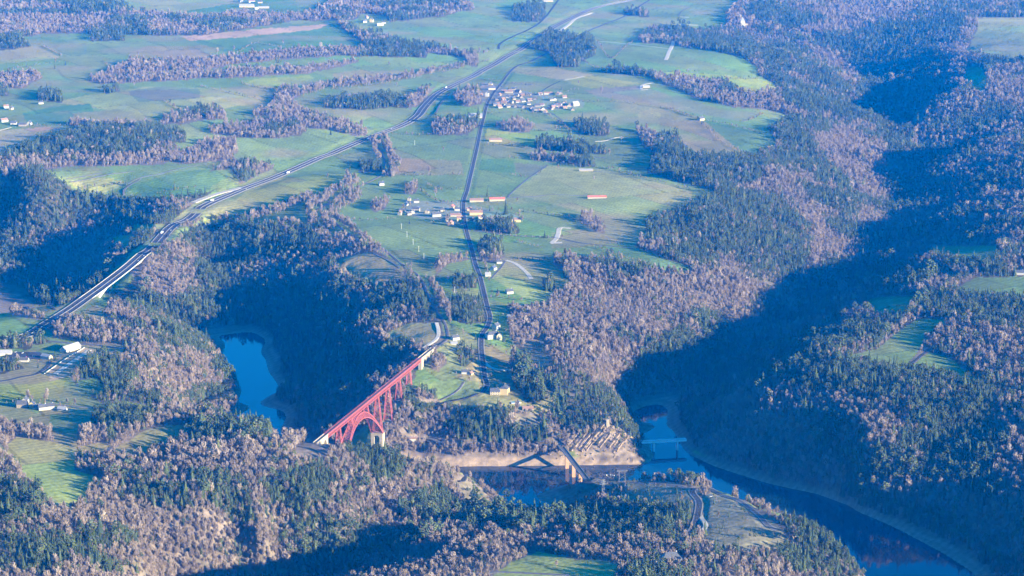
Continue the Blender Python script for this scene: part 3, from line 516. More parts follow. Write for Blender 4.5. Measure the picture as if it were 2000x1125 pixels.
# ------------------------------------------------------------------ terrain mesh
U_, V_ = proj(FX, FY, np.maximum(FZ, 0))
wob = fbm(FX, FY, 22, 2, 2)
gcol = colr_at(U_+wob*1.5, V_+wob*.6); glab = lab_at(U_, V_)
vary = (1+.13*fbm(FX, FY, 120, 3, 1)+.10*fbm(FX, FY, 30, 2, 4))[..., None]; mud = np.clip(fbm(FX, FY, 210, 3, 3)-.35, 0, .6)[..., None]
ca, sa = math.cos(.5), math.sin(.5); gx = (FX*ca+FY*sa+35*fbm(FX, FY, 300, 1, 2))/170; gy = (-FX*sa+FY*ca+35*fbm(FX, FY, 300, 1, 3))/290
pid = (np.floor(gx+.5*(np.floor(gy) % 2)).astype(int)*73856093) ^ (np.floor(gy).astype(int)*19349663); pr = ((pid >> 3) & 255)/255.0; pg = ((pid >> 9) & 255)/255.0
plot = np.stack([.86+.30*pr, .90+.20*pg, .84+.26*pr], -1); rows = (1+.05*np.sin((FX*ca+FY*sa)*.9+40*pr))[..., None]
edge = (np.minimum(np.abs(gx+.5*(np.floor(gy) % 2)-np.round(gx+.5*(np.floor(gy) % 2)))*170, np.abs(gy-np.round(gy))*290) < 3.2) & (pr > .25)
gcol = np.where((glab == 0)[..., None], gcol*plot*rows*np.where(edge, .66, 1)[..., None], gcol)
gcol = np.where((glab == 0)[..., None], gcol*vary*(1-mud)+np.array(TAN)*.8*mud, gcol*vary)
northb = (V_ > 868) & (V_ < 925) & (U_ > 790) & (U_ < 1300)
sh = np.clip((np.where(northb, 11.5, 6.5)-FZ+1.5*fbm(FX, FY, 25, 2, 5))/3, 0, 1)[..., None]
band = .5+.5*np.sin(FZ[..., None]*1.7+fbm(FX, FY, 60, 2, 1)[..., None]*1.2)
shc = np.where(northb[..., None], np.array((.34, .25, .165)), np.array((.26, .20, .14)))  # shade put into the shore colour: darker on shaded banks, paler on lit north bank
gcol = gcol*(1-sh)+(shc*(.78+.25*band))*sh
cutm = (glab == 5)[..., None]; gcol = np.where(cutm, np.array(ROCK)*(1+.55*fbm(FX+.6*FY, FZ*3+.2*FY, 11, 3, 2)+.3*fbm(FX, FY, 9, 2, 3))[..., None], gcol)
R_, K_ = FX.shape; me = bpy.data.meshes.new('terrain'); me.vertices.add(R_*K_)
me.vertices.foreach_set('co', np.stack([FX, FY, FZ], -1).astype(np.float32).ravel())
idx = np.arange(R_*K_).reshape(R_, K_); q = np.stack([idx[1:, :-1], idx[1:, 1:], idx[:-1, 1:], idx[:-1, :-1]], -1).reshape(-1, 4)
me.loops.add(q.size); me.loops.foreach_set('vertex_index', q.ravel().astype(np.int32)); me.polygons.add(len(q)); me.polygons.foreach_set('loop_start', np.arange(0, q.size, 4, dtype=np.int32))
me.polygons.foreach_set('use_smooth', np.ones(len(q), bool)); me.update()
a = me.color_attributes.new('cover', 'FLOAT_COLOR', 'POINT'); a.data.foreach_set('color', np.concatenate([np.clip(gcol, 0, 1), np.ones(gcol.shape[:2]+(1,))], -1).astype(np.float32).ravel())
m = bpy.data.materials.new('ground'); m.use_nodes = True; nt = m.node_tree; b = nt.nodes['Principled BSDF']; b.inputs['Roughness'].default_value = .95; b.inputs['Specular IOR Level'].default_value = .1
at = nt.nodes.new('ShaderNodeAttribute'); at.attribute_name = 'cover'; ge = nt.nodes.new('ShaderNodeNewGeometry')
n1 = nt.nodes.new('ShaderNodeTexNoise'); n1.inputs['Scale'].default_value = .16; n1.inputs['Detail'].default_value = 5; nt.links.new(ge.outputs['Position'], n1.inputs['Vector'])
mp = nt.nodes.new('ShaderNodeMapRange'); mp.inputs[1].default_value = .25; mp.inputs[2].default_value = .75; mp.inputs[3].default_value = .72; mp.inputs[4].default_value = 1.28; nt.links.new(n1.outputs['Fac'], mp.inputs[0])
mx = nt.nodes.new('ShaderNodeVectorMath'); mx.operation = 'SCALE'; nt.links.new(at.outputs['Color'], mx.inputs[0]); nt.links.new(mp.outputs[0], mx.inputs['Scale']); wv = nt.nodes.new('ShaderNodeTexWave'); wv.inputs['Scale'].default_value = .022; wv.inputs['Distortion'].default_value = 5; wv.inputs['Detail'].default_value = 3; wv.inputs['Detail Scale'].default_value = .35
vr = nt.nodes.new('ShaderNodeVectorRotate'); vr.rotation_type = 'Z_AXIS'; vr.inputs['Angle'].default_value = .9; nt.links.new(ge.outputs['Position'], vr.inputs['Vector']); nt.links.new(vr.outputs[0], wv.inputs['Vector'])
mw_ = nt.nodes.new('ShaderNodeMapRange'); mw_.inputs[3].default_value = .90; mw_.inputs[4].default_value = 1.10; nt.links.new(wv.outputs['Fac'], mw_.inputs[0])
mx2 = nt.nodes.new('ShaderNodeVectorMath'); mx2.operation = 'SCALE'; nt.links.new(mx.outputs[0], mx2.inputs[0]); nt.links.new(mw_.outputs[0], mx2.inputs['Scale']); nt.links.new(mx2.outputs[0], b.inputs['Base Color'])
bp = nt.nodes.new('ShaderNodeBump'); bp.inputs['Strength'].default_value = .6; bp.inputs['Distance'].default_value = 1.2; nt.links.new(n1.outputs['Fac'], bp.inputs['Height']); nt.links.new(bp.outputs[0], b.inputs['Normal'])
me.materials.append(m); ter = bpy.data.objects.new('terrain', me); C.objects.link(ter); tag(ter, kind='structure')
# water
wm = mat('lake_water', (.004, .03, .06), .04, None, .5); b = wm.node_tree.nodes['Principled BSDF']; b.inputs['IOR'].default_value = 1.33
nt = wm.node_tree; ge = nt.nodes.new('ShaderNodeNewGeometry'); n1 = nt.nodes.new('ShaderNodeTexNoise'); n1.inputs['Scale'].default_value = .05; n1.inputs['Detail'].default_value = 6; nt.links.new(ge.outputs['Position'], n1.inputs['Vector'])
bp = nt.nodes.new('ShaderNodeBump'); bp.inputs['Strength'].default_value = .25; bp.inputs['Distance'].default_value = .25; nt.links.new(n1.outputs['Fac'], bp.inputs['Height']); nt.links.new(bp.outputs[0], b.inputs['Normal'])
M['lake_water'] = wm
wo2 = mesh_obj('lake_water', [(-1500, 2000, 0), (1500, 2000, 0), (1500, 5200, 0), (-1500, 5200, 0)], [(0, 1, 2, 3)], 'lake_water'); tag(wo2, kind='structure')
# motorway
mb = MB()
for off0, off1, mt, dz in ((16.5, 12.2, 1, -.3), (-12.2, -16.5, 1, -.3), (12.2, 1.6, 0, 0), (-1.6, -12.2, 0, 0), (1.6, -1.6, 0, .02)):
    mb.ribbon(MWP, off0, off1, dz, dz, mt, mwmask)
for o_ in (1.9, -1.9, 9.6, -9.6): mb.ribbon(MWP, o_+.12, o_-.12, .06, .06, 3)
dash = (np.arange(len(MWP)) % 3 == 0)
for o_ in (5.6, -5.6): mb.ribbon(MWP, o_+.12, o_-.12, .06, .06, 3, dash)
mb.wall(MWP, 0, .6, .8, 2); mb.wall(MWP[:b0+1], 12.4, .4, .8, 2); mb.wall(MWP[:b0+1], -12.4, .4, .8, 2); mb.wall(MWP[b1:], 12.4, .4, .8, 2); mb.wall(MWP[b1:], -12.4, .4, .8, 2)
o = mb.build('motorway', ['asphalt', 'verge', 'concrete', 'white_line']); tag(o, kind='structure')
mb = MB()
for P, w_, sh_ in ((RDP, 4.3, 1.2), (HRD, 3.2, 1.0), (HP, 4.2, 1.2), (LOWRD, 2.8, .8)):
    mb.ribbon(P, w_+sh_, w_, .0, .05, 1); mb.ribbon(P, -w_, -w_-sh_, .05, 0, 1); mb.ribbon(P, w_, -w_, .05, .05, 0 if w_ > 4 else 3)
    for o_ in (w_-.4, -w_+.4): mb.ribbon(P, o_+.12, o_-.12, .12, .12, 2)
    if w_ > 4: mb.ribbon(P, .15, -.15, .12, .12, 2, np.arange(len(P)) % 2 == 0)
o = mb.build('main_road', ['asphalt', 'gravel', 'white_line', 'old_asphalt']); tag(o, kind='structure')
mb = MB()
for P in (RAILN, RAILS):
    mb.ribbon(P, 3.0, 2.0, -.3, .15, 0); mb.ribbon(P, 2.0, -2.0, .15, .15, 0); mb.ribbon(P, -2.0, -3.0, .15, -.3, 0)
    for o_ in (.72, -.72): mb.wall(P, o_, .14, .18, 1, .15)
o = mb.build('railway_track', ['ballast', 'rail']); tag(o, kind='structure')
# lanes and pale farm tracks
mb = MB()
def lane(w_, mt, k, *pts):
    P = path_px(k, pts, 5); N, _ = normals(P)
    z = np.max([H(P[:, 0]+N[:, 0]*o, P[:, 1]+N[:, 1]*o) for o in (-w_/2, 0, w_/2)], axis=0); P[:, 2] = smooth1(z, 3)+.35
    mb.ribbon(P, w_/2, -w_/2, 0, 0, mt); mb.ribbon(P, w_/2+1, w_/2, -.9, 0, mt); mb.ribbon(P, -w_/2, -w_/2-1, 0, -.9, mt); block(P, w_/2+1)
lane(8, 0, 'E', 950,445,1000,462,1045,495,1075,525,1090,550); lane(10, 0, 'E', 1310,270,1250,268,1238,300,1225,330,1200,350); lane(12, 0, 'E', 1195,350,1260,348)
lane(5, 0, 'B', 1450,225,1600,240,1740,255,1872,270); lane(12, 0, 'B', 1872,225,1862,255,1845,290,1830,330); lane(9, 0, 'B', 1695,490,1700,468,1755,455); lane(9, 0, 'B', 1690,495,1730,492)
lane(4, 1, 'E', 970,103,1100,95,1220,85,1400,92,1500,95); lane(4, 1, 'E', 780,285,900,298,1000,310,1220,322,1400,355,1650,380); lane(7, 0, 'E', 815,935,830,1000,870,1035,930,1048,990,1053)
lane(3.5, 1, 'H', 590,160,680,110,720,60); lane(6, 2, 'H', 500,180,620,175,700,158,770,135,830,112,890,118); lane(5, 1, 'H', 400,362,520,372,600,398); lane(3, 1, 'A', 60,345,200,330,340,315)
lane(5, 1, 'A', 380,1002,520,975,740,940); lane(4, 1, 'A', 700,1010,760,980,900,950,1100,905); lane(16, 0, 'D', 1060,132,1130,105,1200,82,1330,45); lane(5, 2, 'F', 1325,1038,1380,990,1450,935)
lane(6, 0, 'E', 570,790,580,830,574,870,530,905,500,930); lane(8, 0, 'D', 300,1072,380,1015,440,975,490,938); lane(6, 2, 'D', -300,1130,0,1110,120,1085,200,1070,260,1030,275,1000); lane(5, 0, 'A', -100,740,0,715,60,700)
lane(4, 1, 'B', 1200,620,1250,655,1300,695,1360,745); lane(5, 0, 'B', 1440,778,1500,772,1560,755,1600,755); lane(4, 0, 'B', 1270,440,1330,430,1380,420); lane(4, 2, 'B', 1120,520,1180,480,1250,445); lane(12, 0, 'B', 1240,180,1290,140,1340,100,1420,70)
lane(7, 1, 'B', 1280,862,1380,858,1500,868); lane(5, 1, 'B', 560,640,600,560,640,510); lane(4, 1, 'B', 960,1085,980,1060,1060,990,1180,908); lane(8, 2, 'B', 910,270,920,240,990,200,1080,160,1130,130,1180,80,1210,40,1240,0); lane(4, 1, 'B', 1400,940,1480,945)
lane(4, 1, 'C', 70,90,90,60,130,40); lane(5, 0, 'C', 70,92,130,95); lane(5, 0, 'C', 75,135,180,138); lane(3, 1, 'C', 1660,305,1800,290,1969,270); lane(4, 1, 'E', 820,440,905,450,955,445); lane(3.5, 1, 'E', 870,545,920,490,950,445)
lane(5, 1, 'E', 1000,700,1060,690,1100,700,1160,680); lane(4, 2, 'H', 520,385,560,400,700,402); lane(6, 2, 'H', 690,610,725,575,700,555); lane(4, 1, 'G', 0,180,100,190,300,185,560,205); lane(6, 1, 'G', 990,240,1200,275,1400,330,1550,380); lane(5, 1, 'G', 620,460,600,440,610,415)
lane(4, 1, 'D', 360,1,480,-20,560,-35); lane(5, 1, 'D', 680,90,690,50,770,0); lane(5, 1, 'H', 820,1122,900,1105,1100,1112,1300,1122); lane(5, 2, 'D', 150,700,300,720); lane(7, 1, 'D', 270,890,420,905,560,915,700,935); lane(6,0,'I',190,790,220,850,190,890)
lane(4, 1, 'E', 200,400,260,425,320,455,370,490)
o = mb.build('farm_tracks', ['pale_gravel', 'old_asphalt', 'asphalt']); o.name = 'lanes'; tag(o, kind='structure')

# tilted rock strata on the headland
rk = random.Random(5); mb = MB(); M['rock'] = mat('rock', (.23, .175, .125), .95, (3, .45))
for i in range(46):
    u = rk.uniform(1108, 1238); v = rk.uniform(842, 884); k_ = rk.uniform(.5, 1.1); p0, p1 = [[float(t[0]) for t in hit(a_, b_)] for a_, b_ in ((u, v), (min(1262, u+22*k_), v-26*k_))]
    if math.dist(p0, p1) > 120: continue
    w = rk.uniform(3.0, 5.5); mb.bar((p0[0], p0[1], p0[2]-.5), (p1[0], p1[1], p1[2]+rk.uniform(.3, 1.6)), w, w*1.1, w2=w*rk.uniform(.5, .9))
o = mb.build('rock_face', 'rock'); tag(o, kind='structure')
mb = MB()
for i in range(60):
    u, v = rk.choice([(rk.uniform(1080, 1260), rk.uniform(885, 900)), (rk.uniform(395, 440), rk.uniform(792, 815))]); x, y, z = [float(t[0]) for t in hit(u, v)]
    s_ = rk.uniform(1.2, 3.5); mb.box((x, y, z), (s_, s_*1.2, s_), 0, Matrix.Rotation(rk.random()*3, 3, Vector((rk.random(), rk.random(), 1))), .6)
o = mb.build('shore_rocks', 'rock'); tag(o, 'scattered boulders along the tan drawdown shore', 'rocks', kind='stuff')
# ------------------------------------------------------------------ tree meshes
def leafmat(name, stops, rough=.9, trans=.0):
    """colour picked per tree (instance tint or object colour) and per clump"""
    m = bpy.data.materials.new(name); m.use_nodes = True; nt = m.node_tree; b = nt.nodes['Principled BSDF']; b.inputs['Roughness'].default_value = rough; b.inputs['Specular IOR Level'].default_value = .15
    oi = nt.nodes.new('ShaderNodeObjectInfo'); ge = nt.nodes.new('ShaderNodeNewGeometry'); r = nt.nodes.new('ShaderNodeValToRGB')
    ad = nt.nodes.new('ShaderNodeMath'); ad.operation = 'MULTIPLY_ADD'; ad.inputs[1].default_value = .8; nt.links.new(oi.outputs['Random'], ad.inputs[0])
    m2 = nt.nodes.new('ShaderNodeMath'); m2.operation = 'MULTIPLY'; m2.inputs[1].default_value = .2; nt.links.new(ge.outputs['Random Per Island'], m2.inputs[0]); nt.links.new(m2.outputs[0], ad.inputs[2])
    e = r.color_ramp.elements
    for i, (p, c) in enumerate(stops):
        x = e[i] if i < 2 else e.new(p); x.position = p; x.color = (*c, 1)
    nt.links.new(ad.outputs[0], r.inputs[0]); nt.links.new(r.outputs[0], b.inputs['Base Color']); return m
M['needles'] = leafmat('needles', [(0, (.03, .045, .022)), (1, (.13, .145, .06)), (.5, (.055, .08, .036)), (.8, (.085, .11, .045))])
M['twigs'] = leafmat('twigs', [(0, (.15, .12, .10)), (1, (.40, .335, .265)), (.4, (.24, .19, .155)), (.8, (.31, .25, .20))])
M['bark'] = mat('bark', (.26, .19, .14), .95, (1.5, .3))
M['dry_scrub'] = leafmat('dry_scrub', [(0, (.16, .13, .08)), (1, (.30, .24, .15)), (.5, (.12, .14, .07))])
rr = random.Random(3)
def conifer_mesh(seed, h=15, rad=2.9, bottom=.12, pine=False):
    r = random.Random(seed); mb = MB(); tk = MB()
    tk.bar((0, 0, -1), (0, 0, h*.93), .42, m=0, w2=.08)
    if not pine:
        n = 12
        for i in range(n):
            t = i/(n-1); z = h*(bottom+(1-bottom)*t); R = rad*(1-t)**.8*(.85+.3*r.random())+.25; k = 8 if t < .7 else 5; a0 = r.random()*6.28
            for j in range(k):
                a = a0+6.283*j/k+r.uniform(-.25, .25); L = R*r.uniform(.65, 1.2); dr = r.uniform(.25, .55)*L; wv = .55*R*r.uniform(.7, 1.1)
                tip = (math.cos(a)*L, math.sin(a)*L, z-dr); px_, py_ = -math.sin(a)*wv, math.cos(a)*wv
                m1 = (math.cos(a)*L*.5+px_, math.sin(a)*L*.5+py_, z-dr*.55); m2_ = (math.cos(a)*L*.5-px_, math.sin(a)*L*.5-py_, z-dr*.55)
                mb.add([(0, 0, z+h*.06), m1, tip, m2_, (0, 0, z-.3)], [(0, 1, 2), (0, 2, 3), (4, 2, 1), (4, 3, 2)])
    else:
        for i in range(38):
            t = r.random(); z = h*(.52+.48*t); R = rad*1.15*math.sin(math.pi*min(.93, .25+.7*t))*math.sqrt(r.random()); a = r.random()*6.283
            c = Vector((math.cos(a)*R, math.sin(a)*R, z)); s = r.uniform(.7, 1.35)
            V8 = [c+Vector((math.cos(b)*s*r.uniform(.6, 1.1), math.sin(b)*s*r.uniform(.6, 1.1), r.uniform(-.3, .3))) for b in (0, 1.2, 2.5, 3.8, 5.1)]
            top = c+Vector((0, 0, s*.75)); bo = c-Vector((0, 0, s*.5))
            mb.add(V8+[top, bo], [(i_, (i_+1) % 5, 5) for i_ in range(5)]+[((i_+1) % 5, i_, 6) for i_ in range(5)])
        for i in range(5):
            z = h*r.uniform(.5, .8); a = r.random()*6.28; tk.bar((0, 0, z), (math.cos(a)*rad*.6, math.sin(a)*rad*.6, z+1.2), .16)
    return tk, mb
def bare_mesh(seed, h=12, rad=3.4, n=120, w=.2):
    """bare crown: limbs that fork into many thin twigs"""
    r = random.Random(seed); mb = MB(); tk = MB(); tk.bar((0, 0, -1), (0, 0, h*.45), .5, w2=.3)
    limbs = []
    for i in range(7):
        a = 6.283*i/7+r.uniform(-.4, .4); el = r.uniform(.5, 1.4); z0_ = h*r.uniform(.2, .42); L = h*r.uniform(.3, .5)
        e_ = Vector((math.cos(a)*math.cos(el)*min(L, rad*1.3), math.sin(a)*math.cos(el)*min(L, rad*1.3), z0_+math.sin(el)*L)); s_ = Vector((0, 0, z0_)); tk.bar(s_, e_, .22, w2=.1); limbs.append((s_, e_))
    for i in range(n):
        s_, e_ = limbs[r.randrange(7)]; p = s_.lerp(e_, r.uniform(.25, 1)); th = r.random()*6.283; rz = r.random()
        q_ = Vector((math.cos(th)*rad*math.sqrt(r.random()), math.sin(th)*rad*math.sqrt(r.random()), 0)); zz = h*(.35+.65*rz); k = math.sqrt(max(.05, 1-((rz-.4)/.62)**2)); q_ = Vector((q_.x*k, q_.y*k, zz))
        d = (q_-p)
        if d.length > h*.3: p = q_-d.normalized()*h*.3; d = q_-p
        sd = d.cross(Vector((r.uniform(-1, 1), r.uniform(-1, 1), r.uniform(-1, 1)))).normalized()*w*r.uniform(.7, 1.5)
        mb.add([p-sd*.6, p+sd*.6, q_+sd*1.3, q_-sd*1.3, q_+sd*.2+d.normalized()*.5], [(0, 1, 2, 3), (3, 2, 4)])
    return tk, mb
def both(tk, mb, name, m1, m2):
    x = MB(); x.add(tk.v, tk.f, 0); x.add(mb.v, mb.f, 1); me = bpy.data.meshes.new(name); me.from_pydata(x.v, [], x.f); me.materials.append(M[m1]); me.materials.append(M[m2]); me.polygons.foreach_set('material_index', x.m); me.update(); return me
def single(mb, name, m1):
    me = bpy.data.meshes.new(name); me.from_pydata(mb.v, [], mb.f); me.materials.append(M[m1]); me.update(); return me
CON = [conifer_mesh(i, 15+rr.uniform(-2, 2), 2.9+rr.uniform(-.4, .5)) for i in range(4)]+[conifer_mesh(10+i, 14, 3.2, pine=True) for i in range(3)]
BAR = [bare_mesh(i, 10.5+rr.uniform(-2, 2), 2.8+rr.uniform(-.6, .9), 115, .125) for i in range(5)]
SCR = [bare_mesh(40+i, 2.6, 1.6, 30, .25) for i in range(2)]+[conifer_mesh(60, 3.2, 1.3)]
def lib(name, pairs, m1, m2):
    col = bpy.data.collections.new(name)
    for i, (tk, mb) in enumerate(pairs):
        o = bpy.data.objects.new(name+'_shape', both(tk, mb, name+'_shape', m1, m2)); col.objects.link(o)
    return col
def scatter(name, col, P, rot, scl, nvar):
    """points that carry instanced trees (one object of kind stuff)"""
    me = bpy.data.meshes.new(name); me.vertices.add(len(P)); me.vertices.foreach_set('co', P.astype(np.float32).ravel())
    for an, ty, dt in (('rot', 'FLOAT', rot), ('scl', 'FLOAT', scl)):
        at = me.attributes.new(an, ty, 'POINT'); at.data.foreach_set('value', dt.astype(np.float32))
    at = me.attributes.new('pick', 'INT', 'POINT'); at.data.foreach_set('value', RNG.integers(0, nvar, len(P)).astype(np.int32))
    o = bpy.data.objects.new(name, me); C.objects.link(o)
    ng = bpy.data.node_groups.new(name, 'GeometryNodeTree'); ng.interface.new_socket('Geometry', in_out='INPUT', socket_type='NodeSocketGeometry'); ng.interface.new_socket('Geometry', in_out='OUTPUT', socket_type='NodeSocketGeometry')
    N = ng.nodes; L = ng.links; gi = N.new('NodeGroupInput'); go = N.new('NodeGroupOutput'); ip = N.new('GeometryNodeInstanceOnPoints'); ci = N.new('GeometryNodeCollectionInfo')
    ci.inputs['Collection'].default_value = col; ci.inputs['Separate Children'].default_value = True; ci.inputs['Reset Children'].default_value = True; ip.inputs['Pick Instance'].default_value = True
    def attr(nm, ty):
        a = N.new('GeometryNodeInputNamedAttribute'); a.data_type = ty; a.inputs['Name'].default_value = nm; return a.outputs['Attribute']
    cx_ = N.new('ShaderNodeCombineXYZ'); L.new(attr('rot', 'FLOAT'), cx_.inputs['Z']); L.new(gi.outputs[0], ip.inputs['Points']); L.new(ci.outputs[0], ip.inputs['Instance']); L.new(attr('pick', 'INT'), ip.inputs['Instance Index'])
    L.new(cx_.outputs[0], ip.inputs['Rotation']); L.new(attr('scl', 'FLOAT'), ip.inputs['Scale']); L.new(ip.outputs[0], go.inputs[0])
    md = o.modifiers.new('trees', 'NODES'); md.node_group = ng; return o
# ------------------------------------------------------------------ where trees stand
def cells(y0, y1, s):
    xs_max = 1390/FPX*dep_of(y1); X, Y = np.meshgrid(np.arange(-xs_max, xs_max, s), np.arange(y0, y1, s)); X = X.ravel(); Y = Y.ravel()
    X = X+RNG.uniform(-.48, .48, X.size)*s; Y = Y+RNG.uniform(-.48, .48, Y.size)*s
    k = np.abs(X) < 1330/FPX*dep_of(Y); return X[k], Y[k], np.full(k.sum(), s)
bands = [(2150, 3300, 6.0), (3300, 4400, 6.8), (4400, 6000, 7.6), (6000, 8500, 9.0), (8500, 12500, 11.5)]
TX, TY, TS = [np.concatenate(z) for z in zip(*[cells(*b_) for b_ in bands])]
# steep slopes carry as many trees per metre of slope, so they need more per metre of map
ax_, ay_, as_ = [np.concatenate(z) for z in zip(*[cells(*b_) for b_ in ((2152, 3300, 5.6), (3300, 4400, 6.6))])]
g_ = np.hypot((H(ax_+5, ay_)-H(ax_-5, ay_))/10, (H(ax_, ay_+5)-H(ax_, ay_-5))/10); kp = RNG.random(ax_.size) < np.clip((g_-.22)*2.2, 0, 1)
TX = np.concatenate([TX, ax_[kp]]); TY = np.concatenate([TY, ay_[kp]]); TS = np.concatenate([TS, as_[kp]])
TZ = H(TX, TY); TU, TV = proj(TX, TY, TZ); jit = fbm(TX, TY, 55, 2, 0)
lab = lab_at(TU+jit*7+RNG.normal(0, 1.8, TX.size), TV+fbm(TX, TY, 70, 2, 3)*3+RNG.normal(0, .8, TX.size)); lab0 = lab_at(TU, TV)
lab = np.where(lab0 == 0, 0, lab)          # fields keep their edge clean
inside = (TV > -40) & (TV < 1400)
out_n = fbm(TX, TY, 260, 3, 4); lab = np.where(((TU < -415) | (TU > 2415) | ~inside) & (out_n > 0), 3, lab)
bl = np.fromiter(BLOCK, dtype=np.int64); key = np.floor(TX/4).astype(np.int64)*100000+np.floor(TY/4).astype(np.int64)
ok = (TZ > np.where((TV > 868) & (TV < 925) & (TU > 790) & (TU < 1300), 11.5, 7)+RNG.uniform(-1, 1.5, TX.size)) & ~np.isin(key, bl) & ~((TU > -400) & (TU < 2400) & ((lab0 == 0)))
clump = fbm(TX, TY, 130, 3, 2)+.5*fbm(TX, TY, 40, 2, 5); u_ = RNG.random(TX.size)
pc = np.choose(lab, [0, .97, .03, .42, .5, .5, 0])+np.where(lab == 3, 1.3, np.where(lab == 2, .22, .25))*clump
isc = u_ < np.clip(pc, .02, .98)
gap = fbm(TX, TY, 33, 2, 1); dens = np.choose(lab, [0, .97, .95, .95, .10, .38, 0]); dens = np.where((gap > .9) & (lab < 4) & (lab > 0), .45, dens)
keep = ok & (lab > 0) & (RNG.random(TX.size) < dens); isc = isc & keep; isb = keep & ~isc
base = TS/7.2
sc = .95*base**.6*np.exp(RNG.normal(0, .27, TX.size))*(1+.28*fbm(TX, TY, 90, 2, 2)); sc = np.where(lab >= 4, sc*.55, sc)
sc = np.where((TU > 780) & (TU < 1140) & (TV > 985) & (TV < 1085) & (pc > .5), sc*1.35, sc); sc = np.where((TU > 995) & (TU < 1100) & (TV > 700) & (TV < 815) & (pc > .5), sc*1.6, sc)
rot = RNG.uniform(0, 6.28, TX.size)
EXTRA_T = []      # (x, y, kind, size) for single trees standing in fields, filled below
# front 300 of each kind become objects of their own
# hedgerows and streamside rows: bushes every few metres along lines
def hedge(k, *pts, every=4.0, size=.42, con=.25, wide=1.5):
    global TX, TY, TZ, TU, TV, TS, sc, rot, isc, isb, lab
    P = path_px(k, pts, every)[:, :2]; P = P[RNG.random(len(P)) < .85]; n = len(P); P = P+RNG.normal(0, wide, P.shape); c_ = RNG.random(n) < con
    TX = np.append(TX, P[:, 0]); TY = np.append(TY, P[:, 1]); z = H(P[:, 0], P[:, 1]); TZ = np.append(TZ, z); u, v = proj(P[:, 0], P[:, 1], z); TU = np.append(TU, u); TV = np.append(TV, v)
    sc = np.append(sc, size*np.exp(RNG.normal(0, .35, n))); rot = np.append(rot, RNG.uniform(0, 6.28, n)); isc = np.append(isc, c_); isb = np.append(isb, ~c_)
for a_ in (('A',240,255,290,280,340,310),('A',900,555,950,585,1010,620),('A',560,340,640,380),('A',1290,300,1400,240,1540,262),('A',1100,475,1300,520,1480,560),('A',50,380,200,360,330,340),('B',960,870,1060,875,1200,895,1330,912),('B',1180,905,1120,960,1060,975,980,960),('B',1330,915,1500,925,1700,980,1969,1045),('B',1180,630,1250,680,1310,730),('B',1370,560,1560,560,1700,580,1850,600,1969,640),('B',1100,820,980,800,830,800),('B',1250,240,1400,350,1500,380),('B',1450,225,1530,320,1650,230),('B',860,330,700,370,600,400),('B',340,960,500,965,700,960),('B',0,490,200,470,430,430),
 ('C',0,595,180,650,360,690,540,740),('C',180,660,290,770,440,850),('C',0,395,200,405,350,430,520,435),('C',430,670,540,625),('E',780,285,900,305,1000,315,1210,325),('E',1000,340,1090,365,1150,380),('E',1430,370,1600,430,1700,450),('E',960,170,1100,185,1250,205,1340,230,1450,290),('E',520,30,600,60,700,50),('E',480,60,600,130,700,130),('E',860,560,840,480,820,440),('E',830,290,760,280),('E',950,445,1060,440,1200,450),('E',80,230,250,225,340,215),('E',560,540,620,560,780,540),('E',860,650,1000,660,1040,670),('E',1240,440,1310,470,1350,480),('E',1540,355,1640,360),
 ('D',400,70,560,40,700,20),('D',860,80,960,60,1080,45),('F',1580,600,1500,560,1450,530),('F',1440,440,1560,460,1740,460),('F',915,982,1010,960,1160,925,1240,865,1380,765),('G',0,180,160,170,330,170,430,190,560,205),('G',0,310,120,310,260,330),('G',600,600,520,640,470,700),('G',620,470,760,480,860,430),('H',600,180,640,150,720,60),('H',1040,215,1150,200,1180,190),('H',900,1100,1000,1035,1130,985,1330,1025,1500,1035),('H',820,230,940,200),('C',1650,290,1800,310,1969,335),('A',60,690,200,690,400,690),('A',1330,460,1480,490,1660,470),('B',1000,700,1150,720,1290,700),('B',320,740,560,740),('B',840,620,1000,620,1180,630),('B',860,440,1000,460,1100,470)): hedge(*a_)
for a_ in (('E',0,205,60,250,160,325,300,410,420,490),('E',30,260,120,330,250,400),('E',460,560,560,700,590,800),('E',540,560,620,700,640,820),('D',1740,250,1700,170,1780,90,1969,10),('D',1800,260,1760,180,1840,110,1969,55),('D',1010,262,1400,205,1560,160,1700,100),('B',215,770,260,860,300,955),('B',290,755,320,840,345,900,325,965),('B',850,290,720,300,780,340)): hedge(*a_, every=3.2, size=.9, con=.08, wide=3.0)
def in_front(sel):
    i = np.where(sel & (TU > 10) & (TU < 1990) & (TV > 0) & (TV < 1118))[0]; i = i[np.argsort(-TV[i])]
    # keep those seen: nothing between the crown and the camera
    zc = TZ[i]+11*sc[i]; vis = np.ones(len(i), bool)
    for f in np.linspace(.80, .995, 50):
        vis &= (HC+(zc-HC)*f) > H(TX[i]*f, TY[i]*f)
    return i[vis]
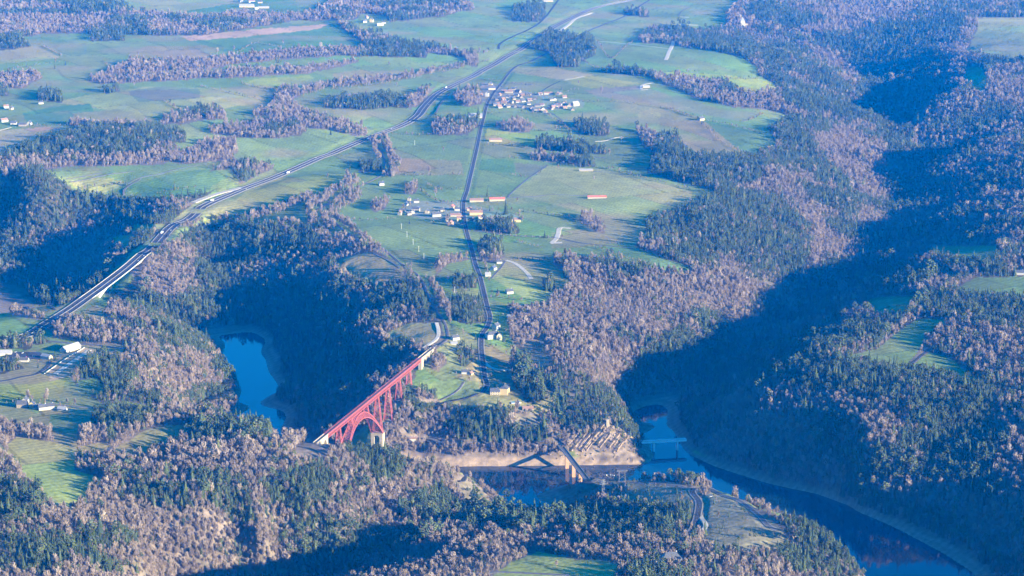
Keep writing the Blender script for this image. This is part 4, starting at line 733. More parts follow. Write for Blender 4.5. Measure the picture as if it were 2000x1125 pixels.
# ------------------------------------------------------------------ the red railway viaduct
M['red_iron'] = mat('red_iron', (.40, .105, .10), .5, (3, .12), .4); M['brightened_concrete'] = mat('brightened_concrete', (.80, .79, .76), .8, (6, .05)); M['masonry'] = mat('masonry', (.36, .31, .22), .9, (2.5, .15)); M['pale_concrete'] = mat('pale_concrete', (.45, .43, .37), .85, (6, .1)); M['orange_stone'] = mat('orange_stone', (.36, .22, .13), .9, (2.5, .15))
def WV(t, n, z): return tuple(VA[:2]+VD[:2]*t+VN[:2]*n)+(z,)
via = empty('railway_viaduct', tuple(VA[:2]+VD[:2]*VL*.3)+(0,)); tag(via, 'long red lattice railway viaduct with one great arch over the lake arm', 'viaduct')
inv = Matrix.Translation(-Vector(via.location))
def put(mb, name, m, parent, org=None):
    o = mb.build(name, m, parent); r = org or parent
    loc = Vector((0, 0, 0)); q_ = parent
    while q_ is not None: loc += Vector(q_.location); q_ = q_.parent
    o.data.transform(Matrix.Translation(-loc)); return o
ZD = 110.0; GT, GB = 109.4, 104.2
def truss(mb, f, n, w=.9, l=.5):
    """f(i) -> (top point, bottom point) ; X-braced panels"""
    pts = [f(i) for i in range(n+1)]
    for (a, b), (c, d) in zip(pts[:-1], pts[1:]):
        mb.bar(a, c, w); mb.bar(b, d, w); mb.bar(a, d, l); mb.bar(b, c, l); mb.bar(a, b, l)
for s in (-1, 1):
    mb = MB(); nP = 86; truss(mb, lambda i: (WV(VL*i/nP, s*2.6, GT), WV(VL*i/nP, s*2.6, GB)), nP, .62, .34)
    put(mb, 'girder', 'red_iron', via)
mb = MB()
for i in range(86): mb.bar(WV(VL*i/86, -2.5, GB+.2), WV(VL*i/86, 2.5, GB+.2), .4); mb.bar(WV(VL*i/86, -2.5, GB+.2), WV(VL*(i+1)/86, 2.5, GB+.2), .3)
put(mb, 'bottom_bracing', 'red_iron', via)
mb = MB(); a, b = WV(0, 0, ZD-.3), WV(VL, 0, ZD-.3); mb.bar(a, b, 5.6, .5); dk = put(mb, 'deck', 'ballast', via)
mb = MB()
for o_ in (-.72, .72): mb.bar(WV(-50, o_, ZD+.15), WV(VL+80, o_, ZD+.15), .14, .2)
put(mb, 'rail', 'rail', dk)
for s in (-1, 1):
    mb = MB(); mb.bar(WV(-2, s*2.9, ZD+.25), WV(VL+2, s*2.9, ZD+.25), .55, .5); mb.bar(WV(-2, s*3.0, ZD+1.5), WV(VL+2, s*3.0, ZD+1.5), .22, .22)
    for i in range(116): mb.bar(WV(VL*i/115, s*3.0, ZD+.3), WV(VL*i/115, s*3.0, ZD+1.5), .15)
    put(mb, 'parapet', 'red_iron', via)
def pier(t, zb, gz, wtop=4.6, wbot=None, mas=None):
    hgt = GB-zb; wb = wbot or (5.2+hgt*.17); lb = 3.2+hgt*.075; n = max(2, int(hgt/9)); mb = MB()
    cor = lambda sx, sy, k: WV(t+sy*(1.7*(1-k)+lb/2*k), sx*(wtop/2*(1-k)+wb/2*k), GB-hgt*k)
    for sx, sy in ((-1, -1), (1, -1), (1, 1), (-1, 1)): mb.bar(cor(sx, sy, 0), cor(sx, sy, 1), .75, w2=1.05)
    ks = [i/n for i in range(n+1)]
    for a, b in zip(ks[:-1], ks[1:]):
        for (p, q_) in (((-1, -1), (1, -1)), ((1, -1), (1, 1)), ((1, 1), (-1, 1)), ((-1, 1), (-1, -1))):
            mb.bar(cor(*p, b), cor(*q_, b), .4); mb.bar(cor(*p, a), cor(*q_, b), .32); mb.bar(cor(*q_, a), cor(*p, b), .32)
    p_ = put(mb, 'iron_pier', 'red_iron', via)
    # masonry footing with an arched opening across the line
    mb = MB(); W2 = wb/2+2.2; L2 = lb/2+1.8; zt, z0_ = zb, gz-4; hh = zt-z0_; op = max(0, W2-5.5)
    xs = np.linspace(-W2, W2, 33)
    def low(x): return z0_ if (abs(x) >= op or hh < 12) else zt-3.5-4.5*(1-math.sqrt(max(0, 1-(x/op)**2)))-1e-3
    for x0, x1 in zip(xs[:-1], xs[1:]):
        zl = low((x0+x1)/2) if hh >= 12 else z0_
        A = [WV(t-L2, x0, zl), WV(t-L2, x1, zl), WV(t+L2, x1, zl), WV(t+L2, x0, zl), WV(t-L2, x0, zt), WV(t-L2, x1, zt), WV(t+L2, x1, zt), WV(t+L2, x0, zt)]
        mb.add(A, [(0, 1, 5, 4), (2, 3, 7, 6), (3, 2, 1, 0), (4, 5, 6, 7)]+([(3, 0, 4, 7)] if x0 == xs[0] or (zl < zt-8 and hh >= 12) else [])+([(1, 2, 6, 5)] if x1 == xs[-1] or (zl < zt-8 and hh >= 12) else []))
    put(mb, 'masonry_base', 'masonry', p_)
TP = [.12, .513, .63, .75, .868]
gz = lambda t: float(min(H(*WV(t, 12, 0)[:2]), H(*WV(t, -12, 0)[:2])))
for t, zb in zip(TP, (45, 45, 50, 69, 78)): pier(t*VL, zb, gz(t*VL))
# the great arch: two crescent ribs leaning together
tA, tB = TP[0]*VL+3, TP[1]*VL-3; nA = 26; up = lambda i: 46+(101.5-46)*4*(i/nA)*(1-i/nA); lo = lambda i: 45+(91.5-45)*(1-abs(2*i/nA-1)**2.15)
lat = lambda z: 3.1+(101.5-z)/56*7.2
for s in (-1, 1):
    mb = MB(); truss(mb, lambda i: (WV(tA+(tB-tA)*i/nA, s*lat(up(i)), up(i)), WV(tA+(tB-tA)*i/nA, s*lat(lo(i)), lo(i))), nA, .95, .42); put(mb, 'arch_rib', 'red_iron', via)
mb = MB()
for i in range(nA):
    T0, T1 = tA+(tB-tA)*i/nA, tA+(tB-tA)*(i+1)/nA
    for fn in (up, lo):
        a, b, c, d = WV(T0, -lat(fn(i)), fn(i)), WV(T0, lat(fn(i)), fn(i)), WV(T1, -lat(fn(i+1)), fn(i+1)), WV(T1, lat(fn(i+1)), fn(i+1))
        mb.bar(a, b, .4); mb.bar(a, d, .34); mb.bar(b, c, .34)
put(mb, 'arch_bracing', 'red_iron', via)
for s_ in (.29, .71):
    t = tA+(tB-tA)*s_; zb = up(nA*s_); mb = MB()
    for sx in (-1, 1):
        for sy in (-1, 1): mb.bar(WV(t+sy*1.4, sx*2.4, GB), WV(t+sy*1.6, sx*lat(zb), zb), .7)
        mb.bar(WV(t-1.4, sx*2.4, GB), WV(t+1.6, sx*lat(zb), zb), .4); mb.bar(WV(t+1.4, sx*2.4, GB), WV(t-1.6, sx*lat(zb), zb), .4)
    for sy in (-1, 1): mb.bar(WV(t+sy*1.4, -2.4, GB), WV(t+sy*1.6, lat(zb), zb), .4); mb.bar(WV(t+sy*1.4, 2.4, GB), WV(t+sy*1.6, -lat(zb), zb), .4)
    put(mb, 'spandrel_column', 'red_iron', via)
# masonry approaches with round arches
def approach(t0, t1, openings):
    mb = MB(); ts = np.arange(t0, t1+.01, .6)
    def low(t):
        g_ = gz(t)-3
        for c, hw, zs in openings:
            if abs(t-c) < hw: return max(g_, zs+hw*math.sqrt(max(0, 1-((t-c)/hw)**2)))
        return g_
    prev = None
    for a, b in zip(ts[:-1], ts[1:]):
        zl = low((a+b)/2); zt = ZD-.35; n = 3.0
        A = [WV(a, -n, zl), WV(b, -n, zl), WV(b, n, zl), WV(a, n, zl), WV(a, -n, zt), WV(b, -n, zt), WV(b, n, zt), WV(a, n, zt)]
        f = [(0, 1, 5, 4), (2, 3, 7, 6), (3, 2, 1, 0), (4, 5, 6, 7)]
        if prev is None or abs(prev-zl) > .01: f.append((3, 0, 4, 7))
        if b >= ts[-1]-.01 or abs(low(b+.3)-zl) > .01: f.append((1, 2, 6, 5))
        mb.add(A, f); prev = zl
    return put(mb, 'masonry_approach', 'masonry', via)
approach(VL, VL+74, [(VL+18, 6.6, 99), (VL+37, 6.2, 99), (VL+54, 5.6, 99.5)]); approach(-44, 0, [(-13, 6.2, 98.5)])
for s in (-1, 1):
    mb = MB(); mb.bar(WV(VL, s*3.2, ZD+.6), WV(VL+78, s*3.2, ZD+.6), .6, 1.4); put(mb, 'stone_parapet', 'masonry', via); mb = MB(); mb.bar(WV(0, s*3.2, ZD+.6), WV(-48, s*3.2, ZD+.6), .6, 1.4); put(mb, 'stone_parapet', 'masonry', via)
# ------------------------------------------------------------------ motorway bridge
S = MWP[b0:b1+1]; br = empty('motorway_bridge', (float(S[len(S)//2, 0]), float(S[len(S)//2, 1]), 40.0)); tag(br, 'long pale concrete motorway bridge on slanting legs across the wooded valley', 'bridge')
mb = MB()
mb.ribbon(S, 12.6, -12.6, -.02, -.02, 0); mb.ribbon(S, 12.6, 12.59, -.05, -1.3, 1); mb.ribbon(S, -12.59, -12.6, -1.3, -.05, 1); mb.ribbon(S, 7, 12.6, -3.2, -1.3, 1); mb.ribbon(S, -12.6, -7, -1.3, -3.2, 1); mb.ribbon(S, -7, 7, -3.2, -3.2, 1)
put(mb, 'deck', ['asphalt', 'pale_concrete'], br)
mb = MB(); mb.wall(S, 12.5, .5, 1.0, 0); mb.wall(S, -12.5, .5, 1.0, 0); put(mb, 'parapet', 'pale_concrete', br)
Nn, _ = normals(S)
for f_, shift in ((.27, -.16), (.73, .16)):
    i = int(len(S)*f_); j = int(len(S)*(f_+shift)); top = S[i]; bot = S[j]
    for s in (-1, 1):
        a = Vector((top[0]+Nn[i, 0]*6*s, top[1]+Nn[i, 1]*6*s, top[2]-3)); bx, by = bot[0]+Nn[j, 0]*6*s, bot[1]+Nn[j, 1]*6*s; mb = MB(); mb.bar(a, (bx, by, float(H(bx, by))-1.5), 3.2, 4.2, w2=4.6); put(mb, 'slanting_leg', 'pale_concrete', br)
for f_ in (.04, .12, .90, .97):
    i = int(len(S)*f_); p = S[i]; zb = float(H(p[0], p[1]))-2; mb = MB(); mb.box((p[0], p[1], (p[2]-3+zb)/2), (8, 3, max(2, p[2]-3-zb)), 0, Matrix.Rotation(math.atan2(Nn[i, 1], Nn[i, 0]), 3, 'Z')); put(mb, 'pier', 'pale_concrete', br)
# ------------------------------------------------------------------ road bridge over the lake and the footbridge-like road bridge on the right
def beam_bridge(name, label, A, B, w, piers, deck_h, pm, pl, pw, rail=True, sag=0):
    A = np.array(A); B = np.array(B); n = 16; P = np.array([A+(B-A)*i/n for i in range(n+1)]); e = empty(name, tuple((A[:2]+B[:2])/2)+(0,)); tag(e, label, 'bridge')
    nrm = np.array([-(B-A)[1], (B-A)[0]]); nrm /= np.linalg.norm(nrm); P[:, :2] += nrm*sag*np.sin(np.linspace(0, np.pi, n+1))[:, None]
    mb = MB(); mb.ribbon(P, w/2, -w/2, .02, .02, 0); mb.ribbon(P, w/2, w/2-.01, 0, -deck_h, 1); mb.ribbon(P, -w/2+.01, -w/2, -deck_h, 0, 1); mb.ribbon(P, -w/2, w/2, -deck_h, -deck_h, 1); put(mb, 'deck', ['old_asphalt' if pm != 'brightened_concrete' else pm, 'pale_concrete' if pm != 'brightened_concrete' else pm], e)
    if rail: mb = MB(); mb.wall(P, w/2-.2, .3, .9, 0); mb.wall(P, -w/2+.2, .3, .9, 0); put(mb, 'parapet', 'pale_concrete', e)
    R = Matrix.Rotation(math.atan2(nrm[1], nrm[0]), 3, 'Z')
    for t in piers:
        p = P[int(round(t*n))]; zt = p[2]-deck_h; zb = min(-4.0, float(H(p[0], p[1]))-2) if float(H(p[0], p[1])) < 2 else float(H(p[0], p[1]))-2
        mb = MB(); mb.box((p[0], p[1], (zt+zb)/2), (pw, pl, zt-zb), 0, R); put(mb, 'pier', pm, e)
    return e
beam_bridge('road_bridge', 'grey road bridge on tall orange-lit piers across the middle pool', brA, brB, 8.4, [.25, .5, .75], 1.5, 'orange_stone', 3.6, 5.6)
f1 = [float(t) for t in pix(1248, 862, 18)]; f2 = [float(t) for t in pix(1340, 857, 18)]
beam_bridge('road_bridge', 'slim pale concrete bridge crossing the gorge mouth beside the rocky headland', f1, f2, 8.5, [.3125, .8125], 3.0, 'brightened_concrete', 2.4, 6.0)  # concrete tone whitened to stand in for sunlight that misses this bridge
# ------------------------------------------------------------------ buildings
M['wall_cream'] = mat('wall_cream', (.40, .34, .24), .9, (2, .1)); M['wall_white'] = mat('wall_white', (.42, .40, .35), .85, (2, .06)); M['wall_stone'] = mat('wall_stone', (.26, .22, .18), .95, (1.5, .2)); M['wall_yellow'] = mat('wall_yellow', (.48, .37, .19), .9, (2, .08)); M['wall_orange'] = mat('wall_orange', (.42, .25, .15), .9, (2, .1))
M['slate'] = mat('slate', (.085, .09, .105), .6, (1.5, .3), .4); M['red_tile'] = mat('red_tile', (.42, .13, .09), .8, (1.5, .2)); M['brown_roof'] = mat('brown_roof', (.25, .155, .125), .85, (1.5, .2)); M['pale_roof'] = mat('pale_roof', (.30, .30, .31), .6, (3, .1)); M['window_glass'] = mat('window_glass', (.03, .04, .06), .1, None, .6); M['pool_water'] = mat('pool_water', (.10, .45, .60), .1, None, .5)
def at(u, v): x, y, z = hit(u, v); return float(x[0]), float(y[0]), float(z[0])
def house(u, v, w, l, h, rot, roof, wall, label, cat='house', name='house', group=None, rh=None, win=0, hip=False, chim=True):
    """w along the ridge, l across, h to the eaves; stands on the ground seen at photo pixel (u, v)"""
    x, y, z = at(u, v); rz = math.radians(rot); c, s = math.cos(rz), math.sin(rz)
    hs = [float(H(x+c*a*w/2-s*b*l/2, y+s*a*w/2+c*b*l/2)) for a in (-1, 1) for b in (-1, 1)]; z = max(min(hs), float(H(x, y))-2.0)
    e = empty(name, (x, y, z), rz); tag(e, label, cat, group); rh = rh or l*.46; mb = MB()
    A = [(-w/2, -l/2, -3), (w/2, -l/2, -3), (w/2, l/2, -3), (-w/2, l/2, -3), (-w/2, -l/2, h), (w/2, -l/2, h), (w/2, l/2, h), (-w/2, l/2, h), (-w/2, 0, h+rh-.15), (w/2, 0, h+rh-.15)]
    f = [(0, 1, 5, 4), (2, 3, 7, 6), (1, 2, 6, 5), (3, 0, 4, 7)]
    if not hip: f += [(5, 6, 9), (7, 4, 8)]
    mb.add(A, f); wl = mb.build('wall', wall, e); wl.location = (0, 0, 0)
    mb = MB(); o_ = .45; k = l*.35 if hip else -o_; zt = h+rh; ze = h-.12
    T = [(-w/2-o_, -l/2-o_, ze), (w/2+o_, -l/2-o_, ze), (w/2+o_, l/2+o_, ze), (-w/2-o_, l/2+o_, ze), (-w/2+k, 0, zt), (w/2-k, 0, zt)]
    mb.add(T, [(0, 1, 5, 4), (2, 3, 4, 5)]+([(1, 2, 5), (3, 0, 4)] if hip else [])); B_ = [(a, b, c_-.3) for a, b, c_ in T]; mb.add(B_, [(4, 5, 1, 0), (5, 4, 3, 2)]); mb.add([T[0], T[1], B_[1], B_[0], T[2], T[3], B_[3], B_[2]], [(0, 3, 2, 1), (4, 7, 6, 5)]); r_ = mb.build('roof', roof, e)
    if chim: mb = MB(); mb.box((w*.3, .2, h+rh+.3), (1.0, .8, 1.8)); mb.build('chimney', wall, r_)
    for i in range(win):
        for fl in range(max(1, int(h//3))):
            for sy in (-1, 1):
                mb = MB(); mb.box((-w/2+w*(i+.5)/win, sy*(l/2+.03), 1.6+3*fl), (1.1, .1, 1.5)); mb.build('window', 'window_glass', e)
    if win:
        for fl in range(max(1, int(h//3))):
            for yy in (-l*.22, l*.22): mb = MB(); mb.box((w/2+.03, yy, 1.6+3*fl), (.1, 1.1, 1.5)); mb.build('window', 'window_glass', e)
    block(np.array([[x+c*t*w, y+s*t*w] for t in (-.4, -.2, 0, .2, .4)]), l/2+1.5); return e
ORDS = 'first second third fourth fifth sixth seventh eighth ninth tenth eleventh twelfth thirteenth fourteenth fifteenth sixteenth seventeenth eighteenth nineteenth twentieth'.split()
WN = {'wall_cream': 'cream', 'wall_white': 'white', 'wall_stone': 'stone', 'wall_yellow': 'yellow', 'wall_orange': 'orange'}; RN = {'slate': 'slate', 'red_tile': 'red tiled', 'brown_roof': 'brown', 'pale_roof': 'pale'}
hr = random.Random(11)
def cluster(ox, oy, sc_, items, where, group, rows):
    """items: x, y in an enlarged crop, width, depth, height, turn, roof, wall"""
    L = sorted([(ox+i[0]/sc_, oy+i[1]/sc_)+tuple(i[2:]) for i in items]); cnt = {}
    for it in L:
        u, v, w, l, h, rot, rf, wa = it; row = next(n for (lim, n) in rows if v <= lim); k = cnt[row] = cnt.get(row, 0)+1
        nm = ORDS[k-1] if k <= 20 else 'twenty-'+ORDS[k-21]
        house(u, v, w, l, h, rot, rf, wa, f"{WN[wa]} house with {RN[rf]} roof, {nm} from left in {where}'s {row} row", group=group, win=0)
vil = []
for (x, y) in [(385,300),(560,400),(640,395),(690,360),(880,435),(800,445),(740,400),(500,440),(470,500),(545,500),(610,470),(680,490),(740,530),(650,540),(560,580),(480,560),(500,600),(610,590),(715,590),(810,600),(800,520),(870,560),(950,490),(920,610),(960,630),(990,580),(1050,570),(1060,625),(1090,660),(1160,620),(1195,600),(1232,580),(1268,570),(1340,610),(1330,545),(1445,630),(1340,470),(1250,430),(1290,420),(1170,505),(1215,500),(1020,430),(890,510),(780,470),(1400,580),(1290,605),(720,450),(620,520),(560,540),(440,570),(250,440),(1010,650)]:
    vil.append((x, y, hr.uniform(11, 17), hr.uniform(9.5, 12.5), hr.uniform(2.6, 4), hr.choice([0, 15, 100, 75, 40, -30])+hr.uniform(-12, 12), hr.choice(['slate', 'slate', 'brown_roof', 'brown_roof']), hr.choice(['wall_white', 'wall_cream', 'wall_stone', 'wall_stone', 'wall_stone'])))
vil += [(400,365,22,9,6,10,'slate','wall_cream'),(340,450,12,10,10,80,'slate','wall_white'),(1480,570,20,14,7,30,'pale_roof','wall_cream'),(1130,425,26,8,4.5,0,'brown_roof','wall_white'),(620,405,24,8,4.5,-8,'brown_roof','wall_cream')]
cluster(900, 120, 6.617, vil, 'far village', 'houses of the far village', [(188, 'back'), (199, 'second'), (208, 'third'), (999, 'front')])
ham = [(135,365,9,7,6,80,'slate','wall_cream'),(235,390,12,8,5,0,'slate','wall_white'),(225,510,18,11,6,-8,'slate','wall_cream'),(95,430,8,7,4,60,'slate','wall_white'),(185,540,8,8,5,90,'slate','wall_white'),(380,535,10,8,5,80,'slate','wall_cream'),(505,580,20,11,5.5,20,'slate','wall_white'),(590,510,9,7,4,10,'slate','wall_cream'),(725,485,12,9,7,70,'red_tile','wall_cream'),(795,500,12,8,4.5,0,'slate','wall_white'),(775,580,24,8,4,0,'brown_roof','wall_cream'),(830,650,13,10,8,5,'brown_roof','wall_yellow'),(625,650,12,10,6,60,'slate','wall_cream'),(705,705,13,9,7,70,'brown_roof','wall_orange'),(960,505,12,8,5,10,'brown_roof','wall_cream'),(1055,560,29,10,7,0,'brown_roof','wall_yellow'),(985,665,11,9,6,0,'slate','wall_cream'),(1120,615,12,8,6,10,'brown_roof','wall_cream'),(1075,680,10,8,5,40,'brown_roof','wall_cream'),(1185,640,13,9,5,0,'slate','wall_white'),(1320,625,10,9,8,80,'slate','wall_cream'),(1345,665,9,8,6,80,'slate','wall_yellow'),(1400,640,14,8,5,0,'brown_roof','wall_cream'),(1605,655,20,9,5.5,3,'brown_roof','wall_yellow'),(10,560,10,8,6,70,'brown_roof','wall_cream'),(40,520,14,9,5,0,'slate','wall_cream'),(130,560,10,8,4,30,'slate','wall_cream'),(870,705,11,8,4,0,'slate','wall_cream')]
cluster(780, 340, 7.03, ham, 'roadside hamlet', 'houses of the roadside hamlet', [(412, 'back'), (424, 'middle'), (999, 'front')])
H1 = [
 (1061,390-.0,0,0,0,0,0,0)]
def one(u, v, w, l, h, rot, roof, wall, label, **k): return house(u, v, w, l, h, rot, roof, wall, label, **k)
one(931,394,32,9,5,2,'brown_roof','wall_cream','long cream barn with brown roof right of the road above the hamlet', cat='barn', name='barn'); one(971,392,36,9,5,5,'red_tile','wall_cream','long cream barn with red roof standing at the end of the track', cat='barn', name='barn')
one(1166,387,44,8,3.5,3,'red_tile','wall_cream','long low red roofed shed alone in the middle of the pasture', cat='shed', name='farm_shed'); one(928,229,40,18,5,0,'pale_roof','wall_white','wide white farm building left of the road below the village', cat='farm building', name='farm_building')
one(968,276,34,9,5,2,'brown_roof','wall_cream','long cream building right of the straight road above the hedgerow grove', cat='building', name='long_house')
one(745,362,12,9,6,20,'slate','wall_white','white house beside the railway where the tree rows end'); one(1145,334,34,7,3,-5,'pale_roof','wall_cream','low pale shed at the top edge of the big pasture', cat='shed', name='farm_shed')
one(985,767,20,15,11,78,'slate','wall_yellow','large yellow hotel with grey roof in the field below the grove', cat='hotel', name='hotel', win=5, hip=True, rh=4); one(967,769,16,11,6,0,'slate','wall_cream','lower cream wing joined to the yellow hotel', cat='building', name='hotel_wing', win=4)
one(962,660,22,13,9,20,'slate','wall_white','big white manor with slate roof where the road passes above the viaduct', cat='manor', name='manor_house', win=6, hip=True, rh=5); one(974,662,12,9,9,100,'slate','wall_cream','cream annex right against the big white manor', cat='house', win=2); one(969,643,13,10,8,60,'slate','wall_white','white house just behind the big white manor')
one(1004,602,17,11,5,10,'slate','wall_white','white bungalow with slate roof left of the parked vehicles'); one(998,622,14,9,4,-20,'pale_roof','wall_cream','low cream house among trees below the bungalow'); one(1036,630,14,8,4,-10,'brown_roof','wall_cream','cream cottage on the bright clearing edge above the bare slope'); one(995,573,13,10,5,20,'slate','wall_white','white house half hidden behind a dark hedge north of the bungalow')
one(953,539,11,9,4,5,'pale_roof','wall_white','small white flat looking house touching the road beside the curved track'); one(964,527,12,9,5,60,'slate','wall_white','white gabled house between the road and the curved track'); one(975,514,11,8,4,10,'slate','wall_white','white house at the top of the curved pale track'); one(1019,632-.0,10,8,4,30,'brown_roof','wall_cream','brown roofed cream shed right of the manor in the trees')
one(889,663,13,9,5,30,'slate','wall_white','white house right of the railway bend above the viaduct'); one(887,672,12,7,3,0,'pale_roof','wall_white','low white outbuilding just below the house at the railway bend'); one(909,729,13,8,4,0,'slate','wall_white','small white house with terrace on the lane under the grove'); one(920,731,8,6,3,60,'brown_roof','wall_cream','little cream shed right of the terrace house', cat='shed', name='shed')
one(1040,717,16,8,3,-20,'brown_roof','wall_orange','low orange house on the bare red ground behind the tall grove'); one(1031,799,18,9,3,5,'brown_roof','wall_cream','low cream pavilion under trees right of the swimming pool')
one(802,857,22,6,3,0,'brown_roof','wall_white','long narrow white building by the foot of the red viaduct', cat='building', name='long_house')
one(1310,1098,24,15,7,15,'slate','wall_white','dark roofed house among bushes at the bottom right of the photo', win=4, hip=True, rh=7); one(1284,1101,16,8,3,10,'pale_roof','wall_cream','flat pale building left of the dark roofed house at the bottom', cat='building', name='outbuilding')
for (u, v, w, l, h, r, rf, wa, lb) in [(44,795,16,11,6,0,'slate','wall_stone','stone farmhouse with slate roof, leftmost of the farm on the left'),(50,788,10,8,7,80,'slate','wall_white','white gabled house behind the stone farmhouse on the left'),(63,795,10,9,6,90,'slate','wall_yellow','yellow gabled house right of the stone farmhouse'),(73,798,14,9,4,30,'slate','wall_cream','cream shed in the middle of the left farm'),(84,800,14,9,5,25,'slate','wall_white','white house with dark roof in the middle of the left farm'),(99,799,12,9,6,10,'slate','wall_white','rightmost tall white house of the left farm'),(122,801,14,8,2.6,-15,'pale_roof','wall_white','low pale canopy shed standing right of the left farm')]: one(u, v, w, l, h, r, rf, wa, lb)
one(138,684,40,13,5,62,'pale_roof','wall_white','long white roofed hall in the grass by the service area', cat='hall', name='sports_hall', chim=False); one(8,693,26,11,4,5,'pale_roof','wall_white','white service building at the left edge beside the parking lot', cat='building', name='service_building', chim=False); one(42,706,24,9,4,-4,'slate','wall_white','grey blue roofed building below the parking lot', cat='building', name='service_building', chim=False); one(91,700,18,10,4,-30,'pale_roof','wall_cream','pale building at the right end of the parking lot', cat='building', name='service_building', chim=False)
for (u, v, w, l, h, r, rf, wa, lb) in [(12,211,15,10,6,20,'brown_roof','wall_white','white house, upper left one of the hamlet at the left edge'),(22,214,13,9,6,70,'slate','wall_cream','cream house right of the upper white one at the left edge'),(8,238,20,11,6,40,'brown_roof','wall_white','white house with sunlit gable at the left edge'),(27,243,16,10,5,0,'slate','wall_white','white house in the middle of the lower row at the left edge'),(44,246,20,10,5,0,'slate','wall_stone','long grey house at the end of the left edge hamlet'),(58,244,12,10,7,80,'slate','wall_white','tall white gable at the right end of the left edge hamlet'),(80,203,14,8,5,20,'slate','wall_white','lone white house under dark trees on the left plateau')]: one(u, v, w, l, h, r, rf, wa, lb)
for (u, v, w, l, h, r, rf, wa, lb) in [(482,14,60,16,6,2,'pale_roof','wall_yellow','long yellow farm building at the top of the photo'),(492,5,26,14,7,10,'brown_roof','wall_white','white farmhouse behind the long yellow farm building'),(470,4,18,12,7,60,'slate','wall_white','white gabled house left of the top farm'),(515,16,44,10,4,3,'pale_roof','wall_cream','low cream shed right of the long yellow farm building'),(500,18,16,10,4,40,'pale_roof','wall_white','small white shed in front of the top farm'),(508,6,18,12,6,0,'slate','wall_cream','cream house at the right of the top farm'),
 (712,44,16,11,7,30,'slate','wall_white','white house, leftmost in the hamlet of the upper wood'),(726,43,18,13,10,80,'slate','wall_yellow','tall yellow house in the hamlet of the upper wood'),(716,36,13,10,7,60,'brown_roof','wall_cream','small cream house behind the hamlet of the upper wood'),(742,50,26,12,5,25,'pale_roof','wall_cream','long cream barn in front of the upper wood hamlet'),(750,46,14,10,6,0,'slate','wall_white','white house, rightmost of the upper wood hamlet'),(1070,3,44,16,5,4,'pale_roof','wall_cream','long pale hall beside the road at the top edge'),
 (1925,514,14,10,7,60,'slate','wall_white','lone white house among hedges on the right plateau'),(1992,536,16,10,5,-10,'slate','wall_white','low white house at the right edge above the pasture'),(1985,24,40,9,4,-5,'pale_roof','wall_cream','pale farm shed in the top right corner'),(1369,235,18,12,6,40,'slate','wall_cream','small farmhouse on the hedge line of the round field'),(1262,171,22,9,3,10,'pale_roof','wall_cream','low pale shed on the forked track of the upper field')]: one(u, v, w, l, h, r, rf, wa, lb)
# chapel far away at the wood edge
x, y, z = at(1450, 52); e = empty('chapel', (x, y, z)); tag(e, 'tall white chapel with pointed roof at the edge of the far wood', 'chapel'); mb = MB(); mb.box((0, 0, 11), (16, 18, 26)); mb.build('wall', 'wall_white', e); mb = MB(); mb.add([(-8.5, -9.5, 24), (8.5, -9.5, 24), (8.5, 9.5, 24), (-8.5, 9.5, 24), (0, 0, 38)], [(0, 1, 4), (1, 2, 4), (2, 3, 4), (3, 0, 4)]); mb.build('roof', 'pale_roof', e); mb = MB(); mb.box((14, 0, 5), (14, 14, 14)); mb.build('nave', 'wall_cream', e)
# ruined tower on the rock
x, y, z = at(1187, 832); e = empty('stone_tower', (x, y, z)); tag(e, 'small stone lookout tower on top of the rocky headland', 'tower'); mb = MB(); mb.box((0, 0, 4), (5, 5, 13), taper=.85); mb.build('wall', 'masonry', e); mb = MB(); mb.box((0, 0, 11), (5.2, 5.2, 1.0)); mb.build('parapet', 'masonry', e)
# swimming pool by the hotel
x, y, z = at(1007, 786); e = empty('swimming_pool', (x, y, z), .3); tag(e, 'small blue swimming pool on the lawn in front of the yellow hotel', 'pool'); mb = MB(); mb.box((0, 0, .2), (17, 11, 1.6)); mb.build('rim', 'pale_concrete', e); mb = MB(); mb.box((0, 0, .9), (13, 7, .3)); mb.build('water', 'pool_water', e)
# the long wall and parking at the service area
mb = MB(); pp = [hit(u, v) for u, v in ((15,694),(30,689),(78,690),(86,695),(78,702),(52,701),(30,704),(5,703))]; pp = [(float(a[0]), float(b[0]), float(c[0])) for a, b, c in pp]; zc = max(p[2] for p in pp)+.5
mb.add([(p[0], p[1], zc) for p in pp]+[(p[0], p[1], zc-4) for p in pp], [tuple(range(len(pp)))[::-1]]+[(i, (i+1) % len(pp), len(pp)+(i+1) % len(pp), len(pp)+i) for i in range(len(pp))]); o = mb.build('parking_lot', 'asphalt'); tag(o, kind='structure'); block(np.array([[p[0], p[1]] for p in pp]), 14); block(np.array([[np.mean([p[0] for p in pp]), np.mean([p[1] for p in pp])]]), 30)
WP = path_px('P', px(86,731,110,714,140,694,165,679), 5); WP[:, 2] = H(WP[:, 0], WP[:, 1])-.5; mb = MB(); mb.wall(WP, 0, .8, 1.8, 0); o = mb.build('boundary_wall', 'pale_concrete'); tag(o, 'long straight white wall running down beside the white hall', 'wall'); block(WP, 5)
